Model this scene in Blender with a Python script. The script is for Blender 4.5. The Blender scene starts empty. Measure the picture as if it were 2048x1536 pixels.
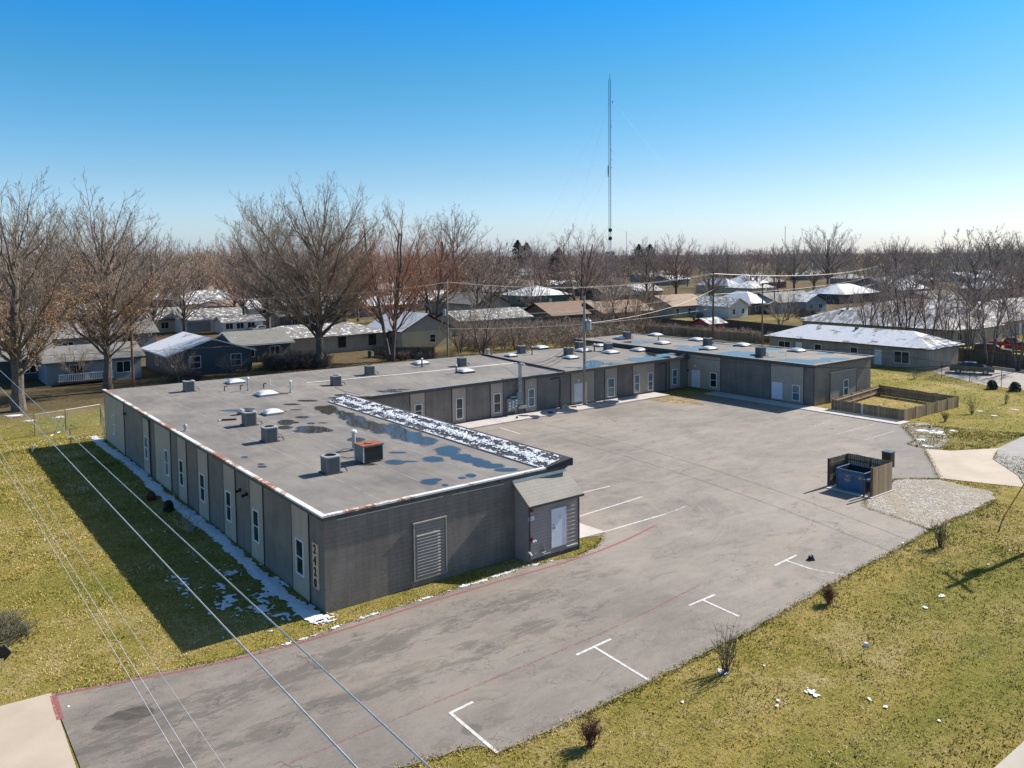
import bpy, bmesh, math, random
from mathutils import Vector, Matrix, noise
from mathutils.geometry import tessellate_polygon
S = bpy.context.scene
COL = S.collection
R = math.radians
# ------------------------------------------------------------------ camera
F_ = Vector((0.609136535, 0.790575601, -0.062792516))
R_ = Vector((0.791703403, -0.610819655, -0.010250404))
U_ = Vector((0.046458622, 0.043469153, 0.997973962))
C_ = Vector((-14.094678, -31.362947, 15.0))
FPX = 1630.4143
SX, SY = 0.11, -155.25
cd = bpy.data.cameras.new('camera'); cam = bpy.data.objects.new('camera', cd); COL.objects.link(cam)
m = Matrix((R_, U_, -F_)).transposed().to_4x4(); m.translation = C_
cam.matrix_world = m
cd.sensor_width = 36; cd.lens = FPX / 2048 * 36
cd.shift_x = -SX / 2048; cd.shift_y = SY / 2048
cd.clip_start = 0.5; cd.clip_end = 9000
S.camera = cam
S.view_settings.view_transform = 'Standard'
S.view_settings.look = 'None'
S.view_settings.exposure = 0.79
S.view_settings.gamma = 1
# ------------------------------------------------------------------ sky and sun
EL, AZ = R(37), R(-4)
SUN = Vector((math.cos(EL) * math.cos(AZ), math.cos(EL) * math.sin(AZ), math.sin(EL)))
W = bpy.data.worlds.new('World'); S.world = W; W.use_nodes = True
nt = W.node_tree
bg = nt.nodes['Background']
sky = nt.nodes.new('ShaderNodeTexSky'); sky.sky_type = 'NISHITA'
sky.sun_disc = False; sky.sun_elevation = EL; sky.sun_rotation = R(94)
sky.air_density = 1.0; sky.dust_density = 0.6; sky.ozone_density = 4.0; sky.altitude = 0
hs = nt.nodes.new('ShaderNodeHueSaturation'); hs.inputs['Saturation'].default_value = 1.25
nt.links.new(sky.outputs[0], hs.inputs['Color'])
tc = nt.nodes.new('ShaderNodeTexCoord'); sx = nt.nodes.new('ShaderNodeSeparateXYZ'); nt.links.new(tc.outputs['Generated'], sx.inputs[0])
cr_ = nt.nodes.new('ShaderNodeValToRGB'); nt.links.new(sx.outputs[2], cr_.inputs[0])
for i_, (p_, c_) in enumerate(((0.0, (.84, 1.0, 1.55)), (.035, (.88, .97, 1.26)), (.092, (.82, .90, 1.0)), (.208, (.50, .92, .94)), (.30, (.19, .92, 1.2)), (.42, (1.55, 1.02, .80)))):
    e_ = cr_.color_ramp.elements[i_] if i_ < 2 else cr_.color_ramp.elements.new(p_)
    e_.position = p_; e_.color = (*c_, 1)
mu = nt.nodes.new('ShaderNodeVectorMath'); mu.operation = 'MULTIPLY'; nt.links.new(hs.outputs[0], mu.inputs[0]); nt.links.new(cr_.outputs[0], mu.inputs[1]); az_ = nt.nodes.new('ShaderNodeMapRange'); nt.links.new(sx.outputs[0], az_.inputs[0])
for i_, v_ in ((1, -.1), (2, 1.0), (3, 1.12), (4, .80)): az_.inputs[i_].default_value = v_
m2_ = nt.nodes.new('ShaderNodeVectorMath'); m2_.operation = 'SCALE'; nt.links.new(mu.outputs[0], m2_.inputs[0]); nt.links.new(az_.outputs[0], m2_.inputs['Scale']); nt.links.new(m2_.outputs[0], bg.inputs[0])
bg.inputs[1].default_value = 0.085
sl = bpy.data.lights.new('sun', 'SUN'); sl.energy = 4.6; sl.angle = R(0.5); sl.color = (1, 0.95, 0.87)
so = bpy.data.objects.new('sun', sl); COL.objects.link(so)
so.rotation_euler = SUN.to_track_quat('Z', 'Y').to_euler()

# ------------------------------------------------------------------ helpers
def ray(px, py):
    return F_ + R_ * ((px - 1024 - SX) / FPX) - U_ * ((py - 768 - SY) / FPX)
def G(px, py, z=0.0):
    d = ray(px, py); t = (z - C_.z) / d.z
    return C_ + d * t
def ON(px, py, ax, v):
    d = ray(px, py); t = (v - C_[ax]) / d[ax]
    return C_ + d * t
def PJ(p):
    d = Vector(p) - C_; z = d.dot(F_)
    return 1024 + SX + FPX * d.dot(R_) / z, 768 + SY - FPX * d.dot(U_) / z
def nz(x, y, z=0.0):
    return noise.noise(Vector((x, y, z)))
def fbm(x, y, z=0.0, o=4):
    return noise.fractal(Vector((x, y, z)), 1.0, 2.0, o)

class MB:
    def __init__(s): s.v = []; s.f = []; s.m = []
    def face(s, pts, mi=0):
        n = len(s.v); s.v.extend(tuple(p) for p in pts); s.f.append(tuple(range(n, n + len(pts)))); s.m.append(mi); return s
    def box(s, x0, x1, y0, y1, z0, z1, mi=0, M=None):
        c = [Vector((x, y, z)) for z in (z0, z1) for y in (y0, y1) for x in (x0, x1)]
        if M is not None: c = [M @ p for p in c]
        n = len(s.v); s.v.extend(tuple(p) for p in c)
        for q in ((0, 2, 3, 1), (4, 5, 7, 6), (0, 1, 5, 4), (2, 6, 7, 3), (0, 4, 6, 2), (1, 3, 7, 5)):
            s.f.append(tuple(n + i for i in q)); s.m.append(mi)
        return s
    def tube(s, pts, rad, sides=6, mi=0, caps=True):
        pts = [Vector(p) for p in pts]; k = len(pts)
        if not hasattr(rad, '__len__'): rad = [rad] * k
        n = len(s.v)
        for i, p in enumerate(pts):
            d = (pts[min(i + 1, k - 1)] - pts[max(i - 1, 0)])
            if d.length < 1e-9: d = Vector((0, 0, 1))
            d.normalize()
            a = d.cross(Vector((0, 0, 1)) if abs(d.z) < .9 else Vector((1, 0, 0))); a.normalize(); b = d.cross(a)
            for j in range(sides):
                t = 6.2831853 * j / sides
                q = p + (a * math.cos(t) + b * math.sin(t)) * rad[i]
                s.v.append((q.x, q.y, q.z))
        for i in range(k - 1):
            for j in range(sides):
                j2 = (j + 1) % sides
                s.f.append((n + i * sides + j, n + i * sides + j2, n + (i + 1) * sides + j2, n + (i + 1) * sides + j)); s.m.append(mi)
        if caps and sides > 3:
            s.f.append(tuple(n + j for j in range(sides))[::-1]); s.m.append(mi)
            s.f.append(tuple(n + (k - 1) * sides + j for j in range(sides))); s.m.append(mi)
        return s
    def poly(s, pts, z=None, mi=0, th=0):
        P3 = [Vector((p[0], p[1], p[2] if z is None else z)) for p in pts]
        n = len(s.v); s.v.extend(tuple(p) for p in P3)
        for t in tessellate_polygon([P3]):
            a, b, c = (P3[i] for i in t)
            if (b - a).cross(c - a).z < 0: t = t[::-1]
            s.f.append(tuple(n + i for i in t)); s.m.append(mi)
        if th:
            k = len(P3)
            for i in range(k):
                a, b = P3[i], P3[(i + 1) % k]; d = Vector((0, 0, th))
                s.face([a - d, b - d, b, a], mi)
        return s
    def build(s, name, mats, parent=None, world=True, smooth=False):
        me = bpy.data.meshes.new(name)
        if parent is not None and world:
            o = parent.location if parent.parent is None else parent.location + parent.parent.location
            v = [(a - o.x, b - o.y, c - o.z) for a, b, c in s.v]
        else: v = s.v
        me.from_pydata(v, [], s.f)
        if not isinstance(mats, (list, tuple)): mats = [mats]
        for q in mats: me.materials.append(q)
        if len(mats) > 1: me.polygons.foreach_set('material_index', s.m)
        if smooth: me.polygons.foreach_set('use_smooth', [True] * len(me.polygons))
        me.update()
        ob = bpy.data.objects.new(name, me); COL.objects.link(ob)
        if parent is not None: ob.parent = parent
        return ob
def tag(o, label, cat, group=None):
    o['label'] = label; o['category'] = cat
    if group: o['group'] = group
    return o
def struct(o, kind='structure'):
    o['kind'] = kind; return o
def thing(name, label, cat, loc=(0, 0, 0), rz=0, group=None):
    o = bpy.data.objects.new(name, None); COL.objects.link(o); o.empty_display_size = .2
    o.location = loc; o.rotation_euler = (0, 0, rz)
    return tag(o, label, cat, group)
def dup(root, loc=None, rz=None, sc=None, label=None, mats=None, group=None):
    r = root.copy(); COL.objects.link(r)
    if loc is not None: r.location = loc
    if rz is not None: r.rotation_euler = (0, 0, rz)
    if sc is not None: r.scale = sc if hasattr(sc, '__len__') else (sc,) * 3
    if label: r['label'] = label
    if group: r['group'] = group
    for ch in root.children:
        c = ch.copy(); COL.objects.link(c); c.parent = r
        if mats and c.name.split('.')[0] in mats:
            c.material_slots[0].link = 'OBJECT'; c.material_slots[0].material = mats[c.name.split('.')[0]]
        for g in ch.children:
            d = g.copy(); COL.objects.link(d); d.parent = c
    return r
def fieldmesh(mb, f, x0, x1, y0, y1, c, zf, mi=0):
    nx = int((x1 - x0) / c) + 1; ny = int((y1 - y0) / c) + 1
    V = [[f(x0 + i * c, y0 + j * c) for j in range(ny + 1)] for i in range(nx + 1)]
    for i in range(nx):
        for j in range(ny):
            q = [(i, j), (i + 1, j), (i + 1, j + 1), (i, j + 1)]
            w = [V[a][b] for a, b in q]
            if max(w) <= 0: continue
            out = []
            for k in range(4):
                a, b = q[k], q[(k + 1) % 4]; va, vb = w[k], w[(k + 1) % 4]
                if va > 0: out.append((x0 + a[0] * c, y0 + a[1] * c))
                if (va > 0) != (vb > 0):
                    t = va / (va - vb)
                    out.append((x0 + (a[0] + (b[0] - a[0]) * t) * c, y0 + (a[1] + (b[1] - a[1]) * t) * c))
            if len(out) > 2: mb.face([(x, y, zf(x, y)) for x, y in out], mi)
    return mb
def ragged(pts, amp=.08, step=.5, seed=0.0, closed=True):
    out = []
    k = len(pts)
    for i in range(k if closed else k - 1):
        a, b = Vector(pts[i][:2]), Vector(pts[(i + 1) % k][:2]); d = b - a; L = d.length
        if L < 1e-6: continue
        nrm = Vector((-d.y, d.x)) / L; n = max(1, int(L / step))
        for j in range(n):
            p = a + d * (j / n)
            w = amp * (1 if j else .3)
            out.append(tuple(p + nrm * w * (nz(p.x * 1.3, p.y * 1.3, seed) + .5 * nz(p.x * 5, p.y * 5, seed))))
    return out
def inpoly(x, y, P):
    c = False; j = len(P) - 1
    for i in range(len(P)):
        xi, yi = P[i][0], P[i][1]; xj, yj = P[j][0], P[j][1]
        if (yi > y) != (yj > y) and x < (xj - xi) * (y - yi) / (yj - yi) + xi: c = not c
        j = i
    return c

# ------------------------------------------------------------------ materials
class NT:
    def __init__(s, name):
        s.mat = bpy.data.materials.new(name); s.mat.use_nodes = True
        s.t = s.mat.node_tree; s.b = s.t.nodes['Principled BSDF']; s.geo = None
    def n(s, typ, ins=None, **kw):
        o = s.t.nodes.new('ShaderNode' + typ)
        for k, v in kw.items(): setattr(o, k, v)
        for k, v in (ins or {}).items(): s.set(o.inputs[k], v)
        return o
    def set(s, sock, v):
        if isinstance(v, bpy.types.NodeSocket): s.t.links.new(v, sock)
        elif hasattr(v, 'outputs'): s.t.links.new(v.outputs[0], sock)
        else:
            if hasattr(v, '__len__') and len(v) == 3 and sock.type == 'RGBA': v = (*v, 1)
            sock.default_value = v
    def pos(s, obj=False):
        if obj: return s.n('TexCoord').outputs['Object']
        if not s.geo: s.geo = s.n('NewGeometry')
        return s.geo.outputs['Position']
    def sep(s, obj=False): return s.n('SeparateXYZ', {0: s.pos(obj)})
    def mapv(s, sc, obj=False, loc=(0, 0, 0), rot=(0, 0, 0)):
        return s.n('Mapping', {0: s.pos(obj), 1: loc, 2: rot, 3: sc})
    def noise(s, scale, det=4, rough=.55, vec=None, dist=0):
        return s.n('TexNoise', {'Vector': vec if vec is not None else s.pos(), 'Scale': scale, 'Detail': det, 'Roughness': rough, 'Distortion': dist}).outputs['Fac']
    def ramp(s, fac, stops, interp='LINEAR'):
        r = s.n('ValToRGB', {0: fac}); e = r.color_ramp.elements; r.color_ramp.interpolation = interp
        while len(e) < len(stops): e.new(.5)
        for q, (p, c) in zip(e, stops):
            q.position = p; q.color = (*c, 1) if hasattr(c, '__len__') else (c, c, c, 1)
        return r.outputs[0]
    def mix(s, fac, a, b, mode='MIX'):
        o = s.n('MixRGB', {0: fac, 1: a, 2: b}); o.blend_type = mode; return o.outputs[0]
    def math(s, op, a, b=0.0, c=0.0):
        o = s.n('Math', {0: a, 1: b, 2: c}); o.operation = op; return o.outputs[0]
    def bump(s, h, st=.3, dist=.02):
        s.set(s.b.inputs['Normal'], s.n('Bump', {'Height': h, 'Strength': st, 'Distance': dist}).outputs[0])
    def base(s, c): s.set(s.b.inputs['Base Color'], c)
    def rough(s, v): s.set(s.b.inputs['Roughness'], v)
def simple(name, col, rough=.7, var=.18, scale=3.0, metal=0, bump=0, obj=False, spec=None, bs=None, col2=None):
    q = NT(name); n = q.noise(scale, 5, .6, q.pos(obj))
    c2 = col2 or tuple(v * (1 - var * 1.6) for v in col); c1 = tuple(min(1, v * (1 + var)) for v in col)
    q.base(q.ramp(n, [(.32, c2), (.68, c1)])); q.rough(rough); q.b.inputs['Metallic'].default_value = metal
    if spec is not None: q.b.inputs['Specular IOR Level'].default_value = spec
    if bump: q.bump(q.noise(bs or scale * 6, 4, .6, q.pos(obj)), bump, .02)
    return q.mat
M = {}
M['white_paint'] = simple('white_paint', (.72, .73, .75), .5, .06)
M['door_white'] = simple('door_white', (.66, .70, .76), .45, .05)
M['dark_trim'] = simple('dark_trim', (.05, .05, .052), .6, .15)
M['fascia'] = simple('fascia', (.07, .068, .068), .6, .2)
M['galv'] = simple('galv', (.42, .44, .45), .45, .15, metal=.5)
M['dark_metal'] = simple('dark_metal', (.06, .065, .07), .5, .2, metal=.3)
M['black'] = simple('black', (.012, .012, .013), .5, .2)
M['rubber'] = simple('rubber', (.02, .02, .02), .8, .2)
M['meter_grey'] = simple('meter_grey', (.2, .25, .25), .5, .12)
M['red'] = simple('red', (.3, .02, .02), .4, .1)
M['orange'] = simple('orange', (.55, .25, .05), .5, .1)
M['pvc'] = simple('pvc', (.7, .7, .68), .5, .08)
M['wire_pale'] = simple('wire_pale', (.62, .60, .57), .5, .1)
M['wire'] = simple('wire', (.36, .35, .33), .5, .1, metal=.3)
M['wire_dark'] = simple('wire_dark', (.02, .02, .02), .7, .1)
M['mast_blue'] = simple('mast_blue', (.10, .16, .20), .5, .1)
M['wood_post'] = simple('wood_post', (.16, .10, .065), .85, .3, 2)
def glass(name, c1, c2, rough=.06):
    q = NT(name); n = q.noise(1.3, 3, .5, q.mapv((1, 1, 2.5)))
    q.base(q.ramp(n, [(.35, c1), (.65, c2)])); q.rough(rough); q.b.inputs['Specular IOR Level'].default_value = .8
    return q.mat
M['glass'] = glass('glass', (.008, .012, .014), (.03, .045, .05))
M['glass_blue'] = glass('glass_blue', (.05, .10, .12), (.12, .2, .23))
M['blind'] = glass('blind', (.08, .13, .15), (.2, .28, .30), .15)
def wood(name, c1, c2, pitch=.14, horiz=False):
    q = NT(name); sp = q.sep()
    h = q.math('ADD', sp.outputs[0], sp.outputs[1])
    a = q.math('DIVIDE', sp.outputs[2] if horiz else h, pitch)
    fr = q.math('FRACT', a); fl = q.math('FLOOR', a)
    wn = q.n('TexWhiteNoise', {'W': fl}, noise_dimensions='1D').outputs[0]
    g = q.noise(3, 5, .7, q.mapv((6, 6, .8) if not horiz else (.8, .8, 8)))
    t = q.math('ADD', q.math('MULTIPLY', wn, .5), q.math('MULTIPLY', g, .6))
    c = q.ramp(t, [(.2, c1), (.85, c2)])
    gap = q.math('LESS_THAN', fr, .09)
    q.base(q.mix(gap, c, tuple(v * .2 for v in c1))); q.rough(.85)
    q.bump(q.math('SUBTRACT', g, gap), .5, .02)
    return q.mat
M['fence_new'] = wood('fence_new', (.30, .20, .11), (.56, .41, .25))
M['fence_old'] = wood('fence_old', (.13, .095, .07), (.32, .24, .17))
M['fence_grey'] = wood('fence_grey', (.05, .045, .04), (.13, .115, .10))
M['pole_wood'] = wood('pole_wood', (.11, .07, .045), (.24, .17, .12), 5)
M['pole_grey'] = wood('pole_grey', (.20, .17, .14), (.34, .30, .25), 5)
M['pole_brown'] = wood('pole_brown', (.10, .045, .02), (.21, .11, .06), 5)
def siding(name, c, pitch=.17, contrast=.35, bstr=.8):
    q = NT(name); sp = q.sep()
    fr = q.math('FRACT', q.math('DIVIDE', sp.outputs[2], pitch))
    n = q.noise(1.2, 5, .6, q.mapv((1, 1, .5)))
    cc = q.ramp(n, [(.3, tuple(v * .86 for v in c)), (.7, tuple(v * 1.1 for v in c))])
    ln = q.math('LESS_THAN', fr, .12)
    q.base(q.mix(q.math('MULTIPLY', ln, contrast), cc, tuple(v * .3 for v in c))); q.rough(.6)
    q.bump(q.math('SUBTRACT', 1.0, fr), bstr, .02)
    return q.mat
M['siding_taupe'] = siding('siding_taupe', (.43, .345, .275))
M['siding_shed'] = siding('siding_shed', (.32, .27, .25))
M['siding_slat'] = siding('siding_slat', (.26, .23, .20), .15, .8, 1.0)
# painted concrete block and brick
def block(name, c, w=.4, h=.2, mort=.012, bs=.5, mc=.6, mix=.5):
    q = NT(name); sp = q.sep()
    v = q.n('CombineXYZ', {0: q.math('ADD', sp.outputs[0], sp.outputs[1]), 1: sp.outputs[2], 2: 0.0})
    b = q.n('TexBrick', {'Vector': v, 'Scale': 1.0, 'Mortar Size': mort, 'Brick Width': w, 'Row Height': h, 'Mortar Smooth': .1, 'Bias': 0.0,
        'Color1': tuple(x * .9 for x in c) + (1,), 'Color2': tuple(x * 1.1 for x in c) + (1,), 'Mortar': tuple(x * mc for x in c) + (1,)})
    n = q.noise(.7, 5, .6); n2 = q.noise(9, 3, .6)
    c1 = q.mix(mix, b.outputs[0], tuple(c) + (1,))
    st_ = q.noise(1.0, 6, .7, q.mapv((2.6, 2.6, .25)))
    c1 = q.mix(.5, c1, q.ramp(st_, [(.36, .62), (.6, 1.12)]), 'MULTIPLY')
    c2 = q.mix(.55, c1, q.ramp(n, [(.3, .62), (.7, 1.25)]), 'MULTIPLY')
    q.base(c2); q.rough(.62)
    q.bump(q.math('ADD', q.math('MULTIPLY', b.outputs[1], -1.0), q.math('MULTIPLY', n2, .35)), bs, .015)
    return q.mat
M['block'] = block('block', (.195, .170, .150), mort=.010, bs=.6, mc=.55, mix=.55)
M['brick_tan'] = block('brick_tan', (.33, .29, .25), .22, .075, .008, .3)
M['brick_red'] = block('brick_red', (.18, .08, .055), .22, .075, .008, .3)
M['brick_grey'] = block('brick_grey', (.26, .245, .22), .22, .075, .008, .3)
M['wall_cream'] = siding('wall_cream', (.52, .45, .30), .2, .2, .3)
M['wall_bungalow'] = siding('wall_bungalow', (.36, .31, .26), .2, .15, .3)
M['wall_white'] = siding('wall_white', (.60, .60, .58), .2, .2, .3)
M['wall_blue'] = siding('wall_blue', (.055, .068, .085), .2, .3, .4)
M['wall_greyblue'] = siding('wall_greyblue', (.24, .27, .30), .2, .25, .3)
M['wall_grey'] = siding('wall_grey', (.27, .265, .25), .2, .25, .3)
M['wall_green'] = siding('wall_green', (.09, .17, .13), .2, .25, .3)
M['wall_dark'] = siding('wall_dark', (.10, .085, .075), .2, .25, .3)
# roofs with or without old snow
def roofm(name, c, snow=0.0, sc=.5, streak=(1, 1, 1)):
    q = NT(name); sp = q.sep()
    n = q.noise(.8, 5, .65); g = q.noise(18, 3, .7)
    course = q.math('LESS_THAN', q.math('FRACT', q.math('DIVIDE', sp.outputs[2], .11)), .16)
    cc = q.ramp(q.math('ADD', q.math('MULTIPLY', n, .55), q.math('MULTIPLY', g, .45)), [(.3, tuple(v * .7 for v in c)), (.7, tuple(v * 1.2 for v in c))])
    cc = q.mix(q.math('MULTIPLY', course, .25), cc, tuple(v * .45 for v in c))
    if snow > 0:
        sn = q.noise(sc, 8, .62, q.mapv(streak), .4)
        nx = q.n('SeparateXYZ', {0: q.n('NewGeometry').outputs['Normal']}).outputs[0]
        sn = q.math('SUBTRACT', sn, q.n('MapRange', {0: nx, 1: -.05, 2: .05, 3: 0.0, 4: .13}).outputs[0])
        k = q.ramp(sn, [(.66 - snow * .42, 0.0), (.72 - snow * .42, 1.0)])
        cc = q.mix(q.math('MULTIPLY', k, q.ramp(q.noise(5, 4, .7), [(.3, .6), (.6, 1.0)])), cc, (.72, .74, .78))
        q.bump(q.math('ADD', k, q.math('MULTIPLY', g, .3)), .4, .03)
    else: q.bump(g, .3, .02)
    q.base(cc); q.rough(.85)
    return q.mat
M['roof_snow'] = roofm('roof_snow', (.22, .21, .20), .82, .5)
M['roof_half'] = roofm('roof_half', (.20, .19, .18), .55, .9)
M['roof_streak'] = roofm('roof_streak', (.30, .28, .26), .38, 1.0, (.5, 1.6, 1))
M['roof_duplex'] = roofm('roof_duplex', (.24, .225, .21), .70, .7, (1, .6, 1))
M['roof_speck'] = roofm('roof_speck', (.20, .19, .175), .42, 1.6)
M['roof_grey'] = roofm('roof_grey', (.20, .195, .18), .12, 1.5)
M['roof_brown'] = roofm('roof_brown', (.20, .13, .09), 0)
M['roof_tan'] = roofm('roof_tan', (.30, .21, .15), 0)
M['roof_red'] = simple('roof_red', (.38, .05, .05), .5, .15, .5)
M['roof_green'] = roofm('roof_green', (.33, .37, .33), 0)
M['roof_patch'] = roofm('roof_patch', (.36, .40, .36), .62, .12)
M['shingle_dark'] = roofm('shingle_dark', (.045, .047, .055), 0)
M['shingle_shed'] = roofm('shingle_shed', (.27, .25, .22), 0)
M['concrete'] = simple('concrete', (.42, .37, .31), .85, .10, .6, bump=.15, bs=8)
M['walk'] = simple('walk', (.50, .46, .42), .85, .08, .8, bump=.15, bs=8)
M['snow'] = simple('snow', (.70, .72, .76), .7, .1, 5, bump=.8, bs=18)
M['damp'] = simple('damp', (.115, .105, .097), .6, .2, 4)
M['paint_white'] = simple('paint_white', (.62, .61, .58), .7, .12, 5, col2=(.40, .38, .36))
# roof membrane
q = NT('membrane'); sp = q.sep()
n1 = q.noise(.22, 6, .62); n2 = q.noise(2.0, 5, .65, q.mapv((1, .35, 1))); n3 = q.noise(30, 3, .7)
t = q.math('ADD', q.math('ADD', q.math('MULTIPLY', n1, .5), q.math('MULTIPLY', n2, .35)), q.math('MULTIPLY', n3, .15))
cc = q.ramp(t, [(.36, (.125, .113, .104)), (.5, (.182, .166, .153)), (.64, (.245, .225, .198))])
wv = q.math('MULTIPLY', q.math('SUBTRACT', q.noise(.5, 2, .5), .5), .25)
fx = q.math('FRACT', q.math('DIVIDE', q.math('ADD', sp.outputs[0], wv), 2.95))
seam = q.math('LESS_THAN', fx, .022)
seam = q.math('MULTIPLY', seam, q.math('GREATER_THAN', q.noise(1.1, 4, .6), .44))
cc = q.mix(q.math('MULTIPLY', seam, .45), cc, (.34, .325, .31))
fx2 = q.math('LESS_THAN', q.math('FRACT', q.math('DIVIDE', q.math('ADD', sp.outputs[0], wv), 2.95)), .012)
stain = q.ramp(q.noise(.55, 7, .7, q.mapv((1.2, .5, 1), loc=(3, 7, 0))), [(.60, 0.0), (.70, 1.0)])
cc = q.mix(q.math('MULTIPLY', stain, .35), cc, (.12, .115, .11))
sandy = q.ramp(q.noise(.3, 5, .6, q.mapv((1, 1, 1), loc=(13, 2, 0))), [(.5, 0.0), (.68, 1.0)])
cc = q.mix(q.math('MULTIPLY', sandy, .3), cc, (.36, .32, .24))
q.base(cc); q.rough(.8); q.bump(q.math('ADD', n3, q.math('MULTIPLY', seam, .8)), .25, .02)
M['membrane'] = q.mat
# edge flashing: painted metal with rust
q = NT('flashing'); n = q.noise(.28, 5, .65); n2 = q.noise(4, 5, .7)
k = q.ramp(q.math('ADD', q.math('MULTIPLY', n, .65), q.math('MULTIPLY', n2, .35)), [(.50, 0.0), (.54, 1.0)])
q.base(q.mix(k, (.66, .66, .65), q.ramp(n2, [(.3, (.22, .07, .03)), (.7, (.42, .19, .10))]))); q.rough(.6)
M['flashing'] = q.mat
q = NT('water'); q.base((.045, .042, .038)); q.rough(.03); q.b.inputs['Specular IOR Level'].default_value = .38
q.bump(q.noise(3, 2, .5), .03, .01); M['water'] = q.mat
q = NT('skylight_dome'); q.base((.72, .70, .70)); q.rough(.25); q.b.inputs['Subsurface Weight'].default_value = .0; M['dome'] = q.mat
q = NT('ac_metal'); sp = q.sep(True)
fr = q.math('FRACT', q.math('MULTIPLY', q.math('ADD', sp.outputs[0], sp.outputs[1]), 16.0))
q.base(q.mix(q.math('LESS_THAN', fr, .45), (.14, .155, .165), (.03, .034, .038))); q.rough(.5); q.bump(fr, .5, .02); M['ac_metal'] = q.mat
M['ac_top'] = simple('ac_top', (.36, .37, .38), .5, .12)
M['rust'] = simple('rust', (.28, .10, .05), .8, .3, 6)
M['dumpster'] = simple('dumpster', (.02, .11, .22), .4, .2, 1.5)
M['dumpster_in'] = simple('dumpster_in', (.01, .025, .045), .7, .3, 3)
M['bark'] = simple('bark', (.125, .105, .09), .9, .3, 3, bump=.6, bs=14)
M['bark_dark'] = simple('bark_dark', (.11, .09, .08), .9, .3, 3)
def twig(n, c): M[n] = simple(n, c, .9, .25, .35)
M['glass_house'] = glass('glass_house', (.012, .016, .02), (.035, .04, .045), .3); M['glass_house'].node_tree.nodes['Principled BSDF'].inputs['Specular IOR Level'].default_value = .15
twig('twig_brown', (0.312, 0.242, 0.188)); twig('twig_grey', (0.342, 0.293, 0.260)); twig('twig_red', (0.414, 0.214, 0.138))
twig('twig_purple', (0.371, 0.272, 0.236)); twig('twig_olive', (.15, .14, .085)); twig('twig_tan', (0.437, 0.312, 0.218)); twig('twig_pale', (.42, .36, .27))
M['leaf_rust'] = simple('leaf_rust', (.27, .14, .06), .8, .35, 4)
M['needle'] = simple('needle', (.03, .06, .03), .8, .35, 2)
M['needle_olive'] = simple('needle_olive', (.075, .085, .04), .8, .35, 2)
# grass
def grassm(name, far=False):
    q = NT(name)
    a = q.noise(.16, 6, .62, None, .4); b = q.noise(1.3, 6, .68); c = q.noise(9, 5, .75, q.mapv((1, 1, 1)))
    t = q.math('ADD', q.math('ADD', q.math('MULTIPLY', a, .42), q.math('MULTIPLY', b, .33)), q.math('MULTIPLY', c, .25))
    col = q.ramp(t, [(.37, (.095, .115, .014)), (.44, (.20, .185, .03)), (.52, (.33, .262, .07)), (.61, (.47, .365, .18))])
    gp_ = q.ramp(q.noise(.09, 5, .6, q.mapv((.45, 1.6, 1), loc=(4, 2, 0))), [(.47, 0.0), (.62, .55)])
    col = q.mix(gp_, col, (.17, .19, .03))
    sw_ = q.ramp(q.noise(.22, 4, .6, q.mapv((.25, 1.6, 1), loc=(1, 9, 0))), [(.5, 0.0), (.66, .5)])
    col = q.mix(sw_, col, (.40, .29, .075))
    m_ = q.noise(3.2, 4, .7)
    col = q.mix(q.ramp(m_, [(.36, .55), (.46, 0.0)]), col, (.11, .095, .03))
    col = q.mix(q.ramp(c, [(.36, .75), (.47, 0.0)]), col, (.075, .068, .016))
    col = q.mix(q.ramp(q.noise(5, 5, .8, q.mapv((1, 1, 1), loc=(8, 8, 0))), [(.55, 0.0), (.66, .6)]), col, (.50, .40, .20))
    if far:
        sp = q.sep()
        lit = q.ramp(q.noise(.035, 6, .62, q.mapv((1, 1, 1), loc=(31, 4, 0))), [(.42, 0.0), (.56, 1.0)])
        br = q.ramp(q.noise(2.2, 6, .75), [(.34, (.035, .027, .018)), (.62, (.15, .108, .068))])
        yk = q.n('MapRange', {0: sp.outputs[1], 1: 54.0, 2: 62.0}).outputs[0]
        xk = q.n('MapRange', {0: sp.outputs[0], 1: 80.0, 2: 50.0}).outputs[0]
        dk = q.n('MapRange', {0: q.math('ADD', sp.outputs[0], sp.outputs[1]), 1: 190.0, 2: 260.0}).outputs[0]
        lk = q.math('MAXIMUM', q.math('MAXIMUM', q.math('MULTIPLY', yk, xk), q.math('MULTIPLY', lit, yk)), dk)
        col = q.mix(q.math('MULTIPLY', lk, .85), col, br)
    q.base(col); q.rough(.95); q.b.inputs['Specular IOR Level'].default_value = .1
    q.bump(q.math('ADD', b, c), 1.0, .14)
    return q.mat
M['grass'] = grassm('grass_ground', True)
q = NT('grass_blade'); a = q.noise(.35, 5, .62); b = q.noise(6, 3, .7)
t = q.math('ADD', q.math('MULTIPLY', a, .55), q.math('MULTIPLY', b, .45))
q.base(q.ramp(t, [(.38, (.12, .15, .014)), (.45, (.25, .235, .035)), (.52, (.43, .34, .10)), (.61, (.66, .53, .30))])); q.rough(.8)
q.b.inputs['Specular IOR Level'].default_value = .15
M['grass_blade'] = q.mat
q = NT('gravel'); v = q.n('TexVoronoi', {'Vector': q.pos(), 'Scale': 11.0}); n = q.noise(.5, 6, .7)
cc = q.ramp(v.outputs['Color'], [(.2, (.17, .15, .125)), (.6, (.34, .30, .26)), (.9, (.52, .48, .43))])
q.base(q.mix(q.ramp(n, [(.45, 0.0), (.62, .75)]), cc, (.27, .21, .13))); q.rough(.9); q.bump(v.outputs['Distance'], .9, .05); M['gravel'] = q.mat
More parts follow.
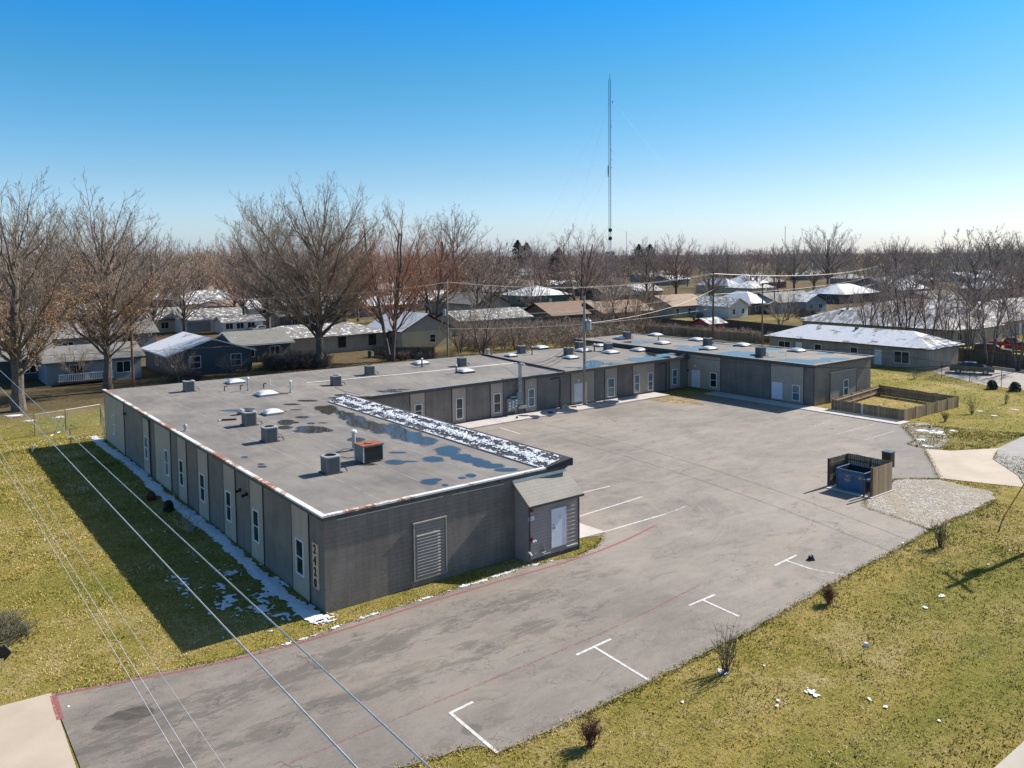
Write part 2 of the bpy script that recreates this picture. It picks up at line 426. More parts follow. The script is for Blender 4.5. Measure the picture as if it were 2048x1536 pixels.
# asphalt of the car park
q = NT('asphalt'); sp = q.sep(); X, Y = sp.outputs[0], sp.outputs[1]
big = q.noise(.10, 5, .6, None, .5); mid = q.noise(.9, 8, .74, q.mapv((.55, 1.3, 1))); fine = q.noise(14, 5, .85)
t = q.math('ADD', q.math('ADD', q.math('MULTIPLY', big, .45), q.math('MULTIPLY', mid, .32)), q.math('MULTIPLY', fine, .3))
cc = q.ramp(t, [(.38, (.140, .121, .103)), (.5, (.202, .177, .153)), (.61, (.278, .242, .206))])
def band(y0, w):
    d = q.math('ABSOLUTE', q.math('SUBTRACT', Y, y0)); return q.n('MapRange', {0: d, 1: w, 2: w * .25}).outputs[0]
lane = q.math('MAXIMUM', band(-4.0, 1.7), band(-6.6, 1.2))
lane = q.math('MULTIPLY', lane, q.n('MapRange', {0: X, 1: 16.0, 2: 5.0}).outputs[0])
pn = q.noise(1.1, 12, .84, q.mapv((.5, 1.4, 1), loc=(2, 5, 0)), .2)
pn2 = q.noise(.16, 3, .5, q.mapv((1, 1, 1), loc=(9, 1, 0)))
dk = q.ramp(q.math('ADD', q.math('ADD', q.math('MULTIPLY', pn, .8), q.math('MULTIPLY', lane, .115)), q.math('MULTIPLY', pn2, .2)), [(.60, 0.0), (.612, 1.0)])
cc = q.mix(q.math('MULTIPLY', dk, .62), cc, (.105, .094, .082))
# oil stain
dx = q.math('DIVIDE', q.math('SUBTRACT', X, -8.5), .95); dy = q.math('DIVIDE', q.math('SUBTRACT', Y, -3.15), .62)
dd = q.math('ADD', q.math('SQRT', q.math('ADD', q.math('MULTIPLY', dx, dx), q.math('MULTIPLY', dy, dy))), q.math('MULTIPLY', q.math('SUBTRACT', q.noise(2.5, 6, .7, q.mapv((.6, 1.5, 1))), .5), 1.0))
cc = q.mix(q.ramp(dd, [(.93, .9), (.98, 0.0)]), cc, (.062, .056, .047))
dx = q.math('DIVIDE', q.math('SUBTRACT', X, .0), .36); dy = q.math('DIVIDE', q.math('SUBTRACT', Y, -10.75), .32)
dd = q.math('ADD', q.math('SQRT', q.math('ADD', q.math('MULTIPLY', dx, dx), q.math('MULTIPLY', dy, dy))), q.math('MULTIPLY', q.math('SUBTRACT', q.noise(5, 4, .6), .5), .6))
cc = q.mix(q.ramp(dd, [(.9, .6), (1.0, 0.0)]), cc, (.10, .095, .085))
# cracks
vw = q.n('VectorMath', {0: q.pos(), 1: q.n('VectorMath', {0: q.n('TexNoise', {'Vector': q.pos(), 'Scale': .8, 'Detail': 5.0}).outputs['Color'], 'Scale': 1.6}, operation='SCALE').outputs[0]}, operation='ADD')
v = q.n('TexVoronoi', {'Vector': q.n('Mapping', {0: vw.outputs[0], 3: (.13, .3, 1)}), 'Scale': 1.0}, feature='DISTANCE_TO_EDGE')
cr = q.math('LESS_THAN', v.outputs[0], .0055)
cr = q.math('MULTIPLY', cr, q.math('GREATER_THAN', q.noise(.3, 4, .6), .47))
cc = q.mix(q.math('MULTIPLY', cr, .55), cc, (.08, .075, .07))
# tyre arcs in the turning area and pale scuffs
dx = q.math('SUBTRACT', X, 17.0); dy = q.math('SUBTRACT', Y, 3.2)
rr = q.math('SQRT', q.math('ADD', q.math('MULTIPLY', dx, dx), q.math('MULTIPLY', dy, dy)))
rw = q.n('CombineXYZ', {0: q.math('MULTIPLY', rr, 3.2), 1: q.math('MULTIPLY', q.math('ARCTAN2', dy, dx), .9), 2: 0.0})
rn = q.noise(1.3, 7, .75, rw)
rm = q.math('MULTIPLY', q.n('MapRange', {0: rr, 1: 12.0, 2: 8.5}).outputs[0], q.n('MapRange', {0: rr, 1: 3.0, 2: 5.0}).outputs[0])
cc = q.mix(q.math('MULTIPLY', q.ramp(rn, [(.50, 0.0), (.62, 1.0)]), q.math('MULTIPLY', rm, .22)), cc, (.38, .34, .30))
cc = q.mix(q.math('MULTIPLY', q.ramp(rn, [(.34, 1.0), (.42, 0.0)]), q.math('MULTIPLY', rm, .22)), cc, (.13, .12, .105))
tn = q.noise(.33, 8, .72, q.mapv((.7, 1.3, 1), loc=(5, 17, 0)), .8)
cc = q.mix(q.math('MULTIPLY', q.ramp(tn, [(.50, 0.0), (.60, 1.0)]), .38), cc, (.33, .275, .22))
bn = q.noise(.6, 9, .78, q.mapv((.8, 1.2, 1), loc=(15, 7, 0)), .5)
cc = q.mix(q.math('MULTIPLY', q.ramp(bn, [(.56, 0.0), (.61, 1.0)]), .42), cc, (.135, .115, .098))
sw = q.noise(.25, 6, .7, q.mapv((.4, 2.2, 1), rot=(0, 0, .5)), .5)
cc = q.mix(q.math('MULTIPLY', q.ramp(sw, [(.55, 0.0), (.68, 1.0)]), .35), cc, (.35, .31, .275))
# newer, darker patch near the dumpster and the far entrance
nw = q.n('MapRange', {0: q.math('ADD', q.math('ADD', X, q.math('MULTIPLY', Y, -1.3)), q.math('MULTIPLY', big, 14.0)), 1: 50.0, 2: 56.0}).outputs[0]
cc = q.mix(q.math('MULTIPLY', nw, .45), cc, (.15, .142, .14))
old = q.n('MapRange', {0: X, 1: 4.0, 2: 20.0, 3: .86, 4: .98}).outputs[0]
cc = q.mix(1.0, cc, q.n('CombineXYZ', {0: old, 1: old, 2: old}).outputs[0], 'MULTIPLY')
q.base(cc); q.rough(.88); q.bump(q.math('ADD', fine, q.math('MULTIPLY', cr, -1.5)), .35, .015); M['asphalt'] = q.mat
# worn red paint on asphalt
def wornred(name, thr, w, c=(.40, .10, .10)):
    q = NT(name); n = q.noise(5, 6, .75); q.base(c); q.set(q.b.inputs['Alpha'], q.math('MULTIPLY', q.ramp(n, [(thr, 0.0), (thr + w, 1.0)]), .8)); q.rough(.85); return q.mat
M['paint_red'] = wornred('paint_red', .36, .16, (.34, .11, .10))
M['paint_red_worn'] = wornred('paint_red_worn', .44, .22, (.33, .14, .125))
M['paint_red_ghost'] = wornred('paint_red_ghost', .53, .12, (.33, .17, .15))
M['paint_white_worn'] = wornred('paint_white_worn', .40, .16, (.55, .53, .5))
M['road_asphalt'] = simple('road_asphalt', (.30, .285, .27), .88, .1, .7, bump=.25, bs=30)
M['road_brown'] = simple('road_brown', (.22, .15, .12), .88, .12, .7)
M['slab_pale'] = simple('slab_pale', (.45, .375, .29), .85, .10, .35, bump=.12, bs=14)

# ------------------------------------------------------------------ ground, pavement
big = MB(); big.face([(-3000, -3000, 0), (6000, -3000, 0), (6000, 6000, 0), (-3000, 6000, 0)])
struct(big.build('ground', M['grass']))
def g2(*pts): return [tuple(G(x, y))[:2] for x, y in pts]
north = g2((100.5, 1389), (420, 1326), (600, 1281.5), (685, 1250), (771, 1222), (866, 1193), (928, 1173), (972, 1161), (1051, 1134), (1112, 1121), (1147, 1116), (1193, 1094), (1208, 1067))
south = g2((798, 1536), (897, 1508), (959, 1492), (996, 1508), (1112, 1456), (1300, 1364), (1431, 1296), (1504, 1261), (1574, 1219), (1694, 1151), (1811, 1089), (1862, 1058))
east = g2((1730, 1012), (1728, 998), (1790, 958), (1879, 957), (1850, 898), (1814, 889), (1831, 881), (1803, 853))
n_r = ragged(north, .09, .3, 1, False); s_r = ragged(south, .12, .3, 2, False)
LOT = n_r + [(14.4, 0.0), (13.0, .1), (13.0, 26.1), (47.3, 26.05), (48.0, 23.4), (49.4, 20.2), (50.6, 22.0), (54.7, 21.9), (54.7, 13.0), (54.7, 3.2)] + ragged(east[::-1], .05, .5, 3, False) + s_r[::-1] + [(-10.6, -12.9), (-10.15, -5.0), (-10.15, -.2)]
a = MB(); a.poly(LOT, .02); struct(a.build('car_park', M['asphalt']))
a = MB(); a.poly([(-10.16, .14), (-10.25, -5), (-10.6, -12.9), (-13, -16), (-26, -18), (-26, 3), (-14, 1.2), (-11.66, .28)], .026); struct(a.build('driveway', M['slab_pale']))
apron = g2((1850, 898), (1900, 902), (1960, 899), (1997, 897)) + [(50.8, -5.9), (48.4, -6.6), (46.7, -8.1), (44.9, -9.6), (42.4, -10.9)] + g2((1960, 966), (1879, 957))
a = MB(); a.poly(apron, .026); struct(a.build('entrance_apron', M['slab_pale']))
a = MB(); a.poly([(42.4, -11.0), (44.9, -9.7), (46.7, -8.2), (48.4, -6.7), (50.8, -6.0), (52.3, -5.45), (57.6, -5.1), (75, -4.6), (140, -3.2), (140, -12.5), (60, -13.5), (50, -16), (47, -22.6), (37, -22.6), (38.5, -16)], .02); struct(a.build('road', M['road_asphalt']))
a = MB(); a.poly([(-60, -22.7), (60, -22.7), (60, -32), (-60, -32)], .02); struct(a.build('road', M['road_brown']))
a = MB(); a.box(-60, 38, -22.7, -21.85, -.2, .1); struct(a.build('kerb', M['concrete']))
gv = g2((1728, 1000), (1790, 955), (1879, 959), (1985, 985), (1990, 1000), (1950, 1022), (1905, 1040), (1862, 1060), (1728, 1014))
a = MB(); a.poly(ragged(gv, .35, .3, 7), .012); struct(a.build('gravel_patch', M['gravel']))
gv2 = g2((1796, 849), (1850, 845), (1885, 858), (1900, 880), (1880, 902), (1850, 902), (1810, 890), (1826, 880))
a = MB(); a.poly(ragged(gv2, .3, .3, 8), .012); struct(a.build('gravel_patch', M['gravel']))
a = MB(); a.poly(ragged([(82.6, 8), (85.5, 12.6), (88.8, 16.6), (97.6, 17.9), (99.5, 8), (101, -4), (81.5, -4)], .3, .5, 12), .012); struct(a.build('gravel_parking', simple('gravel_pale', (.42, .38, .33), .95, .2, 2, bump=.4)))
# sidewalks
a = MB(); a.box(13.6, 51.0, 26.05, 28.2, -.1, .13); struct(a.build('sidewalk', M['walk']))
a = MB(); a.box(54.7, 56.6, 3.4, 24.5, -.1, .08); struct(a.build('sidewalk', M['walk']))
a = MB(); a.poly([(13.55, .0), (16.15, -.2), (16.0, 2.3), (13.6, 2.3)], .05, 0, .05); struct(a.build('entry_slab', M['walk']))
dirt = simple('dirt', (.26, .19, .09), .95, .3, 1.2, bump=.5)
a = MB(); a.poly(ragged([(47.4, 26.0), (50.9, 26.0), (53.0, 24.6), (54.6, 24.5), (54.6, 21.9), (50.6, 21.9), (49.4, 20.1), (48, 23.4)], .15, .4, 4), .014); struct(a.build('dirt_patch', dirt))
a = MB(); a.poly([(13.6, 28.2), (56.8, 28.2), (56.8, 28.65), (13.6, 28.65)], .014); struct(a.build('dirt_strip', M['fence_grey'] if 0 else simple('mulch', (.10, .08, .06), .95, .4, 3, bump=.5)))
# painted lines
def strip(pts, w, mat, name, z=.025, world=False, label=None):
    P2 = [Vector(p[:2]) for p in (pts if world else g2(*pts))]
    a = MB(); L = []; Rr = []
    for i, p in enumerate(P2):
        d = (P2[min(i + 1, len(P2) - 1)] - P2[max(i - 1, 0)]).normalized(); nn = Vector((-d.y, d.x)) * w / 2
        L.append(p + nn); Rr.append(p - nn)
    for i in range(len(P2) - 1):
        a.face([(Rr[i].x, Rr[i].y, z), (Rr[i + 1].x, Rr[i + 1].y, z), (L[i + 1].x, L[i + 1].y, z), (L[i].x, L[i].y, z)])
    return struct(a.build(name, mat))
strip([(112, 1391), (400, 1336), (500, 1313), (600, 1287), (715, 1252), (830, 1214), (930, 1184), (1000, 1163), (1112, 1131), (1190, 1106), (1250, 1082), (1310, 1052)], .15, M['paint_red'], 'red_lane_line')
strip([(107, 1392), (113, 1415), (121, 1440)], .22, M['paint_red'], 'red_lane_line', .0265)
strip([(555, 1538), (700, 1477), (900, 1394), (1060, 1328), (1200, 1269), (1300, 1222), (1400, 1170)], .12, M['paint_red_worn'], 'red_lane_line')
strip([(1400, 1170), (1480, 1138), (1550, 1110), (1600, 1078), (1627, 1045), (1632, 1015), (1624, 985), (1640, 968)], .11, M['paint_red_ghost'], 'red_lane_line')
def tee(l1, l2, w1=.12, w2=.12):
    strip(l1, w1, M['paint_white'], 'stall_line'); strip(l2, w2, M['paint_white'], 'stall_line', .029)
tee([(899, 1428), (946, 1405)], [(900, 1427), (995, 1507)]); tee([(1153, 1311), (1222, 1279)], [(1190, 1296), (1298, 1362)])
tee([(1378, 1212), (1430, 1190)], [(1405, 1201), (1478, 1234)]); tee([(1550, 1132), (1593, 1111)], [(1572, 1122), (1625, 1140)])
strip([(1625, 1140), (1692, 1151)], .12, M['paint_white_worn'], 'stall_line')
for l in ([(1160, 987), (1220, 973)], [(1150, 1036), (1285, 994)], [(1210, 1064), (1330, 1029)], [(1000, 856), (1040, 868)]):
    strip(l, .12, M['paint_white'], 'stall_line')
for l in ([(1330, 1029), (1375, 1012)], [(1567, 842), (1628, 826)], [(1620, 855), (1665, 842)], [(1670, 870), (1750, 848)], [(1730, 880), (1790, 862)], [(1305, 828), (1316, 825)]):
    strip(l, .12, M['paint_white_worn'], 'stall_line')
def text(body, size, mat, name, mtx, parent=None, ext=0.0, align='LEFT', sx=1.0, off=0.0):
    cu = bpy.data.curves.new(name, 'FONT'); cu.body = body; cu.size = size; cu.extrude = ext; cu.offset = off; cu.align_x = align
    o = bpy.data.objects.new(name, cu); COL.objects.link(o)
    me = bpy.data.meshes.new_from_object(o.evaluated_get(bpy.context.evaluated_depsgraph_get()))
    bpy.data.objects.remove(o); me.name = name
    me.transform(mtx @ Matrix.Diagonal((sx, 1, 1, 1))); me.materials.clear(); me.materials.append(mat)
    if parent is not None:
        pl, pp = Vector(), parent
        while pp is not None: pl += pp.location; pp = pp.parent
        me.transform(Matrix.Translation(-pl))
    ob = bpy.data.objects.new(name, me); COL.objects.link(ob)
    if parent is not None: ob.parent = parent
    return ob
def groundtext(body, x, y, size, mat):
    mt = Matrix.Translation((x, y, .0255)) @ Matrix.Rotation(R(-90), 4, 'Z')
    return struct(text(body, size, mat, 'road_lettering', mt, sx=1.15))
groundtext('NO PARKING', -8.55, -3.0, .72, M['paint_red_ghost']); groundtext('FIRE LANE', -9.6, -3.4, .72, M['paint_red_ghost'])
groundtext('NO PARKING', 9.5, -3.3, .6, M['paint_red_ghost']); groundtext('FIRE LANE', 8.6, -3.5, .6, M['paint_red_ghost'])
# ------------------------------------------------------------------ the commercial building
def rz(x, y):
    if x >= 56.9: return 4.0
    if y < 28.3: return 4.17
    zb = 4.17 - .005 * x if x < 34 else 4.0 - .0158 * (x - 34)
    zf = 4.17 - .67 * min(1, max(0, (x - 11) / 6))
    return zf + (zb - zf) * (y - 28.3) / 14.1
def RP(px, py):
    z = 4.0
    for _ in range(4):
        p = G(px, py, z); z = rz(p.x, p.y)
    return Vector((p.x, p.y, z))
B = thing('commercial_building', 'long low grey commercial building with flat roof and white windows around the car park', 'building', (0, 0, 0))
wl = MB()
foot = [(0, 0), (13.45, 0), (13.45, 28.6), (56.95, 28.6), (56.95, 13), (67.5, 13), (67.5, 47.2), (56.95, 47.2), (56.95, 42.3), (0, 42.3)]
for i in range(len(foot)):
    a, b = Vector(foot[i]), Vector(foot[(i + 1) % len(foot)]); L = (b - a).length; n = max(1, int(L / 2.5))
    for j in range(n):
        p, r = a.lerp(b, j / n), a.lerp(b, (j + 1) / n)
        hi = [rz(q.x, q.y) - .03 for q in (p, r)]
        if i in (3,): hi = [3.97, 3.97]
        wl.face([(p.x, p.y, -.1), (r.x, r.y, -.1), (r.x, r.y, hi[1]), (p.x, p.y, hi[0])])
wl.build('wall', M['block'], B)
# roof membrane
rf = MB()
def rgrid(x0, x1, y0, y1, sx, sy, f=None):
    nx = max(1, int((x1 - x0) / sx)); ny = max(1, int((y1 - y0) / sy))
    for i in range(nx):
        for j in range(ny):
            xa, xb = x0 + (x1 - x0) * i / nx, x0 + (x1 - x0) * (i + 1) / nx; ya, yb = y0 + (y1 - y0) * j / ny, y0 + (y1 - y0) * (j + 1) / ny
            rf.face([(x, y, (f or rz)(min(x, 56.8) if not f else x, y)) for x, y in ((xa, ya), (xb, ya), (xb, yb), (xa, yb))])
rgrid(-.05, 13.6, -.05, 28.3, 14, 30, lambda x, y: 4.17)
rgrid(-.05, 56.9, 28.3, 42.4, 1.2, 3)
rgrid(56.75, 67.7, 12.8, 47.3, 20, 40, lambda x, y: 4.0)
rf.build('roof', M['membrane'], B)
# fascias and flashings
fl = MB(); fa = MB()
fl.box(-.14, .10, -.14, 42.55, 4.16, 4.24)
fl.box(.10, 13.5, -.14, .10, 4.16, 4.24)
fa.box(-.10, .0, -.10, 42.5, 4.0, 4.16); fa.box(.0, 13.5, -.10, .0, 4.0, 4.16)
fl.build('edge_flashing', M['flashing'], B)
for i in range(36):
    xa, xb = 13.7 + i * 1.2, 13.7 + (i + 1) * 1.2
    if xb > 56.8: xb = 56.8
    za, zb = rz(xa, 28.3), rz(xb, 28.3)
    fa.face([(xa, 28.28, za - .22), (xb, 28.28, zb - .22), (xb, 28.28, zb + .05), (xa, 28.28, za + .05)])
    fa.face([(xa, 28.28, za - .22), (xa, 28.6, za - .22), (xb, 28.6, zb - .22), (xb, 28.28, zb - .22)])
    fa.face([(xa, 28.28, za + .05), (xb, 28.28, zb + .05), (xb, 28.4, zb + .05), (xa, 28.4, za + .05)])
fa.box(56.7, 56.8, 12.7, 47.4, 3.76, 4.05); fa.box(56.8, 67.8, 12.7, 12.8, 3.85, 4.05)
fa.box(56.8, 56.94, 28.7, 42.4, 3.2, 3.76)
fa.build('fascia', M['fascia'], B)
e = MB(); e.box(56.68, 56.98, 12.68, 47.4, 4.05, 4.09); e.box(56.979, 67.8, 12.68, 12.96, 4.05, 4.09); e.box(67.55, 67.82, 12.96, 47.4, 4.0, 4.09)
r2 = MB(); r2.box(17, 38.3, 28.24, 28.42, 3.551, 3.57); r2.build('roof_edge', M['galv'], B)
e.build('roof_edge', simple('edge_grey', (.24, .235, .23), .7, .15), B)
# expansion joint between roof sections
j = MB()
for i in range(8):
    ya, yb = 28.2 + i * 1.76, 28.2 + (i + 1) * 1.76
    za, zb = rz(38.3, max(28.3, ya)), rz(38.3, yb)
    j.face([(38.22, ya, za), (38.22, yb, zb), (38.22, yb, zb + .16), (38.22, ya, za + .16)][::-1])
    j.face([(38.22, ya, za + .16), (38.22, yb, zb + .16), (38.42, yb, zb + .16), (38.42, ya, za + .16)][::-1])
j.build('roof_joint', simple('joint_dark', (.045, .03, .03), .7, .3), B)
j = MB(); j.tube([(15, 36.2, rz(15, 36.2) + .02), (24, 36.0, rz(24, 36) + .02), (38.1, 35.6, rz(38, 35.6) + .02)], .035, 4); j.tube([(37.7, 35.6, rz(37.7, 35.6) + .02), (37.9, 28.6, rz(37.9, 28.6) + .03)], .04, 4)
j.build('roof_pipe', M['pvc'], B)
# mansard strip with old snow
mb = MB(); x0, x1, y0, y1 = 11.75, 13.55, -.35, 25.6
zl, zh = 4.18, 4.54
mb.face([(x0, y0 + .25, zl), (x1, y0, zh), (x1, y1, zh), (x0, y1 - .6, zl)][::1])
mb.face([(x1, y0, zh), (x1 + .12, y0, zh - .02), (x1 + .12, y1, zh - .02), (x1, y1, zh)])
mb.face([(x1 + .12, y0, 4.14), (x1 + .12, y1, 4.14), (x1 + .12, y1, zh - .02), (x1 + .12, y0, zh - .02)])
mb.face([(x0, y0 + .25, zl), (x0, y0 + .25, zl - .05), (x1 + .12, y0, 4.14), (x1 + .12, y0, zh - .02), (x1, y0, zh)])
mb.face([(x0, y1 - .6, zl), (x1, y1, zh), (x1 + .12, y1, zh - .02), (x1 + .12, y1, 4.14), (x0, y1 - .6, zl - .05)])
mb.face([(x0, y0 + .25, zl - .05), (x0, y1 - .6, zl - .05), (x1 + .12, y1, 4.14), (x1 + .12, y0, 4.14)])
man = mb.build('shingle_canopy', M['shingle_dark'], B)
def mz(x, y): return zl + (zh - zl) * (x - x0) / (x1 - x0)
def sf(x, y):
    if not (x0 + .08 < x < x1 - .12 and y0 + .35 < y < y1 - .5): return -.3
    e1 = min(x - x0 - .08, x1 - .12 - x, y - y0 - .35, y1 - .5 - y)
    t = -.04 + .5 * fbm(x * 1.9, y * 1.3, 3, 5) + .6 * nz(x * 8, y * 6, 1) + .3 * nz(x * 20, y * 18, 1)
    t += .22 * math.sin(6.28 * (x - x0) / .85 + 1.2) + .12 * min(1, (x - x0 - .3))
    return min(t, e1 * 2)
sm = MB(); fieldmesh(sm, sf, x0, x1, y0, y1, .055, lambda x, y: mz(x, y) + .012 + max(0, .05 * sf(x, y)) + .018 * (nz(x * 14, y * 14, 5) + .5))
sm.build('snow_cover', M['snow'], man)
# siding bays: left wall, by base line points
def bay(ax, v, h0, h1, z0, z1, out, mat='siding_taupe', name='siding_panel'):
    b = MB()
    if ax == 0: b.box(v - out, v + .001, min(h0, h1), max(h0, h1), z0, z1)
    else: b.box(min(h0, h1), max(h0, h1), v - out, v + .001, z0, z1)
    o = b.build(name, M[mat], B)
    ha, hb = min(h0, h1), max(h0, h1)
    for h in (ha, hb):
        t = MB()
        if ax == 0: t.box(v - out - .012, v - .001, h - .03, h + .03, z0, z1 - .004)
        else: t.box(h - .03, h + .03, v - out - .012, v - .001, z0, z1 - .004)
        t.build('trim', M['dark_trim'], o)
    return o
def z5(x, y): return 200 + x / 3.072, 740 + y / 3.072
lb = lambda x: ON(*z5(x, 420 + .805 * (x - 38)), 0, 0.0).y
for xa, xb in ((38, 158), (275, 318), (348, 445), (488, 543), (613, 677), (772, 845), (935, 1015), (1192, 1297)):
    bay(0, 0, lb(xa) - (.1 if xa == 38 else 0), lb(xb), .0, 3.99, .035)
WN = 0
def window(ax, v, h0, h1, z0, z1, gm='glass', out=.06):
    ha, hb = min(h0, h1), max(h0, h1); w = .07; b = MB(); zm = (z0 + z1) / 2
    def bx(a, c, d, e_, o1, o2, tgt):
        if ax == 0: tgt.box(v - o1, v - o2, a, c, d, e_)
        else: tgt.box(a, c, v - o1, v - o2, d, e_)
    bx(ha, ha + w, z0, z1, out + .03, .03, b); bx(hb - w, hb, z0, z1, out + .03, .03, b)
    bx(ha + w, hb - w, z0, z0 + w, out + .03, .03, b); bx(ha + w, hb - w, z1 - w, z1, out + .03, .03, b)
    bx(ha + w, hb - w, zm - .025, zm + .025, out + .02, .03, b)
    o = b.build('window', M['white_paint'], B)
    g = MB(); bx(ha + w, hb - w, z0 + w, zm - .025, .055, .03, g); bx(ha + w, hb - w, zm + .025, z1 - w, .07, .03, g)
    g.build('pane', M[gm], o)
def winpx(ax, v, x0_, y0_, x1_, y1_, gm='glass'):
    a, b = ON(x0_, y0_, ax, v), ON(x1_, y1_, ax, v); h = 1 - ax
    window(ax, v, a[h], b[h], b.z, a.z, gm)
for i, (xa, ya, xb, yb) in enumerate(((78, 265, 100, 403), (278, 398, 303, 555), (402, 482, 430, 655), (492, 543, 522, 720), (619, 627, 654, 818), (780, 733, 817, 940), (946, 845, 988, 1071), (1210, 1022, 1263, 1276))):
    winpx(0, 0, *z5(xa, ya), *z5(xb, yb), 'blind' if i in (0, 1, 2) else 'glass')
# front wall louvred panel
a, b = ON(826.6, 1046.4, 1, 0), ON(889.5, 1031, 1, 0)
z0 = .35; bay(1, 0, a.x, b.x, z0, ON(828, 1048, 1, 0).z, .05, 'siding_slat', 'siding_panel')
t = MB(); zt = ON(828, 1048, 1, 0).z
t.box(a.x - .05, b.x + .05, -.11, -.001, zt, zt + .05); t.box(a.x - .05, a.x + .02, -.09, -.052, z0, zt); t.box(b.x - .02, b.x + .05, -.09, -.052, z0, zt); t.box(a.x - .05, b.x + .05, -.09, -.052, z0 - .05, z0)
t.build('trim', simple('trim_taupe', (.34, .30, .26), .6, .1), B)
t = MB()
for i in range(14):
    zz = z0 + .15 + i * (zt - z0 - .6) / 14; t.face([(a.x + .12, -.052, zz + .07), (a.x + .12, -.095, zz), (b.x - .3, -.095, zz), (b.x - .3, -.052, zz + .07)]); t.face([(a.x + .12, -.052, zz), (b.x - .3, -.052, zz), (b.x - .3, -.095, zz), (a.x + .12, -.095, zz)])
t.build('louvre', simple('slat_taupe', (.27, .235, .205), .6, .1), B)
# courtyard facade
CY = 28.6
fx = lambda x, y=800: ON(x, y, 1, CY - .03).x
for xa, xb, y in ((820, 850, 800), (904, 932, 800), (981, 1006, 790), (1050, 1074, 780), (1142, 1189, 780), (1210, 1235, 770), (1265, 1309, 760), (1339, 1361, 750)):
    bay(1, CY, fx(xa, y), fx(xb, y), .15, 3.30, .035)
for xa, ya, xb, yb, gm in ((828, 809, 844, 835, 'glass'), (911, 797, 925.5, 837, 'glass'), (986, 787.5, 1001, 824.5, 'glass'), (1055.7, 778, 1068.5, 812, 'glass_blue'), (1214, 757, 1228.5, 792.6, 'blind'), (1268, 750, 1278.5, 784, 'blind'), (1295, 746, 1305, 780, 'blind'), (1344, 739, 1353.5, 769, 'glass_blue')):
    winpx(1, CY, xa, ya, xb, yb, gm)
def door(ax, v, h0, h1, z0, z1):
    b = MB(); ha, hb = min(h0, h1), max(h0, h1)
    fr = MB()
    def bx(t, a, c, d, e_, o1, o2):
        if ax == 0: t.box(v - o1, v - o2, a, c, d, e_)
        else: t.box(a, c, v - o1, v - o2, d, e_)
    bx(b, ha + .05, hb - .05, z0, z1 - .05, .055, .034); o = b.build('door', M['door_white'], B)
    bx(fr, ha, ha + .05, z0, z1, .07, .034); bx(fr, hb - .05, hb, z0, z1, .07, .034); bx(fr, ha + .05, hb - .05, z1 - .05, z1, .07, .034); fr.build('door_frame', M['white_paint'], o)
    h = MB(); bx(h, ha + .11, ha + .2, z0 + .98, z0 + 1.06, .12, .056); h.build('handle', M['galv'], o)
def doorpx(ax, v, x0_, y0_, x1_, y1_):
    a, b = ON(x0_, y0_, ax, v), ON(x1_, y1_, ax, v); h = 1 - ax
    door(ax, v, a[h], b[h], max(.13, b.z), a.z)
doorpx(1, CY, 1148, 768, 1164, 802)
# east wing, face towards the car park
EX = 56.95
ey = lambda x, y: ON(x, y, 0, EX - .03).y
for xa, xb, y in ((1371, 1441, 760), (1541, 1607, 780)): bay(0, EX, ey(xa, y), ey(xb, y), .1, 3.76, .035)
doorpx(0, EX, 1384, 739, 1400, 775.5); doorpx(0, EX, 1544.6, 763, 1565, 799)
winpx(0, EX, 1421, 744.5, 1434, 775.5); winpx(0, EX, 1585, 769, 1600, 802.5, 'glass_blue')
a, b = ON(1660, 760, 1, 13), ON(1712.5, 760, 1, 13)
bay(1, 13, a.x, b.x, .2, 3.0, .04, 'siding_slat'); winpx(1, 13, 1686, 759.5, 1695, 790, 'glass_blue')
t = MB(); t.box(a.x - .06, b.x + .06, 12.9, 12.999, 3.0, 3.06); t.build('trim', M['galv'], B)
# utility room on the front
X0, X1, YF = 10.12, 13.35, -1.12
s = MB(); zf, zb = 2.98, 3.75
for q in ([(X0, YF, -.1), (X1, YF, -.1), (X1, YF, zf), (X0, YF, zf)], [(X1, YF, -.1), (X1, 0, -.1), (X1, 0, zb), (X1, YF, zf)], [(X0, 0, -.1), (X0, YF, -.1), (X0, YF, zf), (X0, 0, zb)]): s.face(q)
SH = s.build('utility_room', M['siding_shed'], B)
s = MB(); dz = (zb - zf) / (0 - YF); e0 = YF - .22
M4 = [(X0 - .15, e0, zf - .22 * dz), (X1 + .15, e0, zf - .22 * dz), (X1 + .15, -.02, zb), (X0 - .15, -.02, zb)]
up = [(x, y, z + .09) for x, y, z in M4]
s.face(up); s.face(M4[::-1])
for i in range(4): k = (i + 1) % 4; s.face([M4[i], M4[k], up[k], up[i]])
s.build('shed_roof', M['shingle_shed'], SH)
s = MB(); s.box(X0 - .15, X1 + .15, -.09, -.001, zb + .02, zb + .2); s.build('flashing', M['flashing'] if 0 else M['pvc'], SH)
s = MB(); s.box(X0 - .16, X1 + .16, e0 - .03, e0 - .001, zf - .22 * dz - .03, zf - .22 * dz + .09); s.box(X0 - .03, X0 + .05, YF - .03, YF - .001, 0, zf - .1); s.box(X1 - .05, X1 + .03, YF - .03, YF - .001, 0, zf - .1); s.box(X0, X1, YF - .02, YF - .001, -.05, .2)
s.build('trim', M['dark_trim'], SH)
z6 = lambda x, y: ON(980 + x / 5.909, 880 + y / 5.909, 1, YF)
a, b = z6(718, 820), z6(893, 1225)
da, db, dt = a.x, b.x, a.z; d0 = max(.32, z6(722, 1275).z)
d = MB(); d.box(da + .05, db - .05, YF - .05, YF - .002, d0, dt - .05); D_ = d.build('door', M['door_white'], SH)
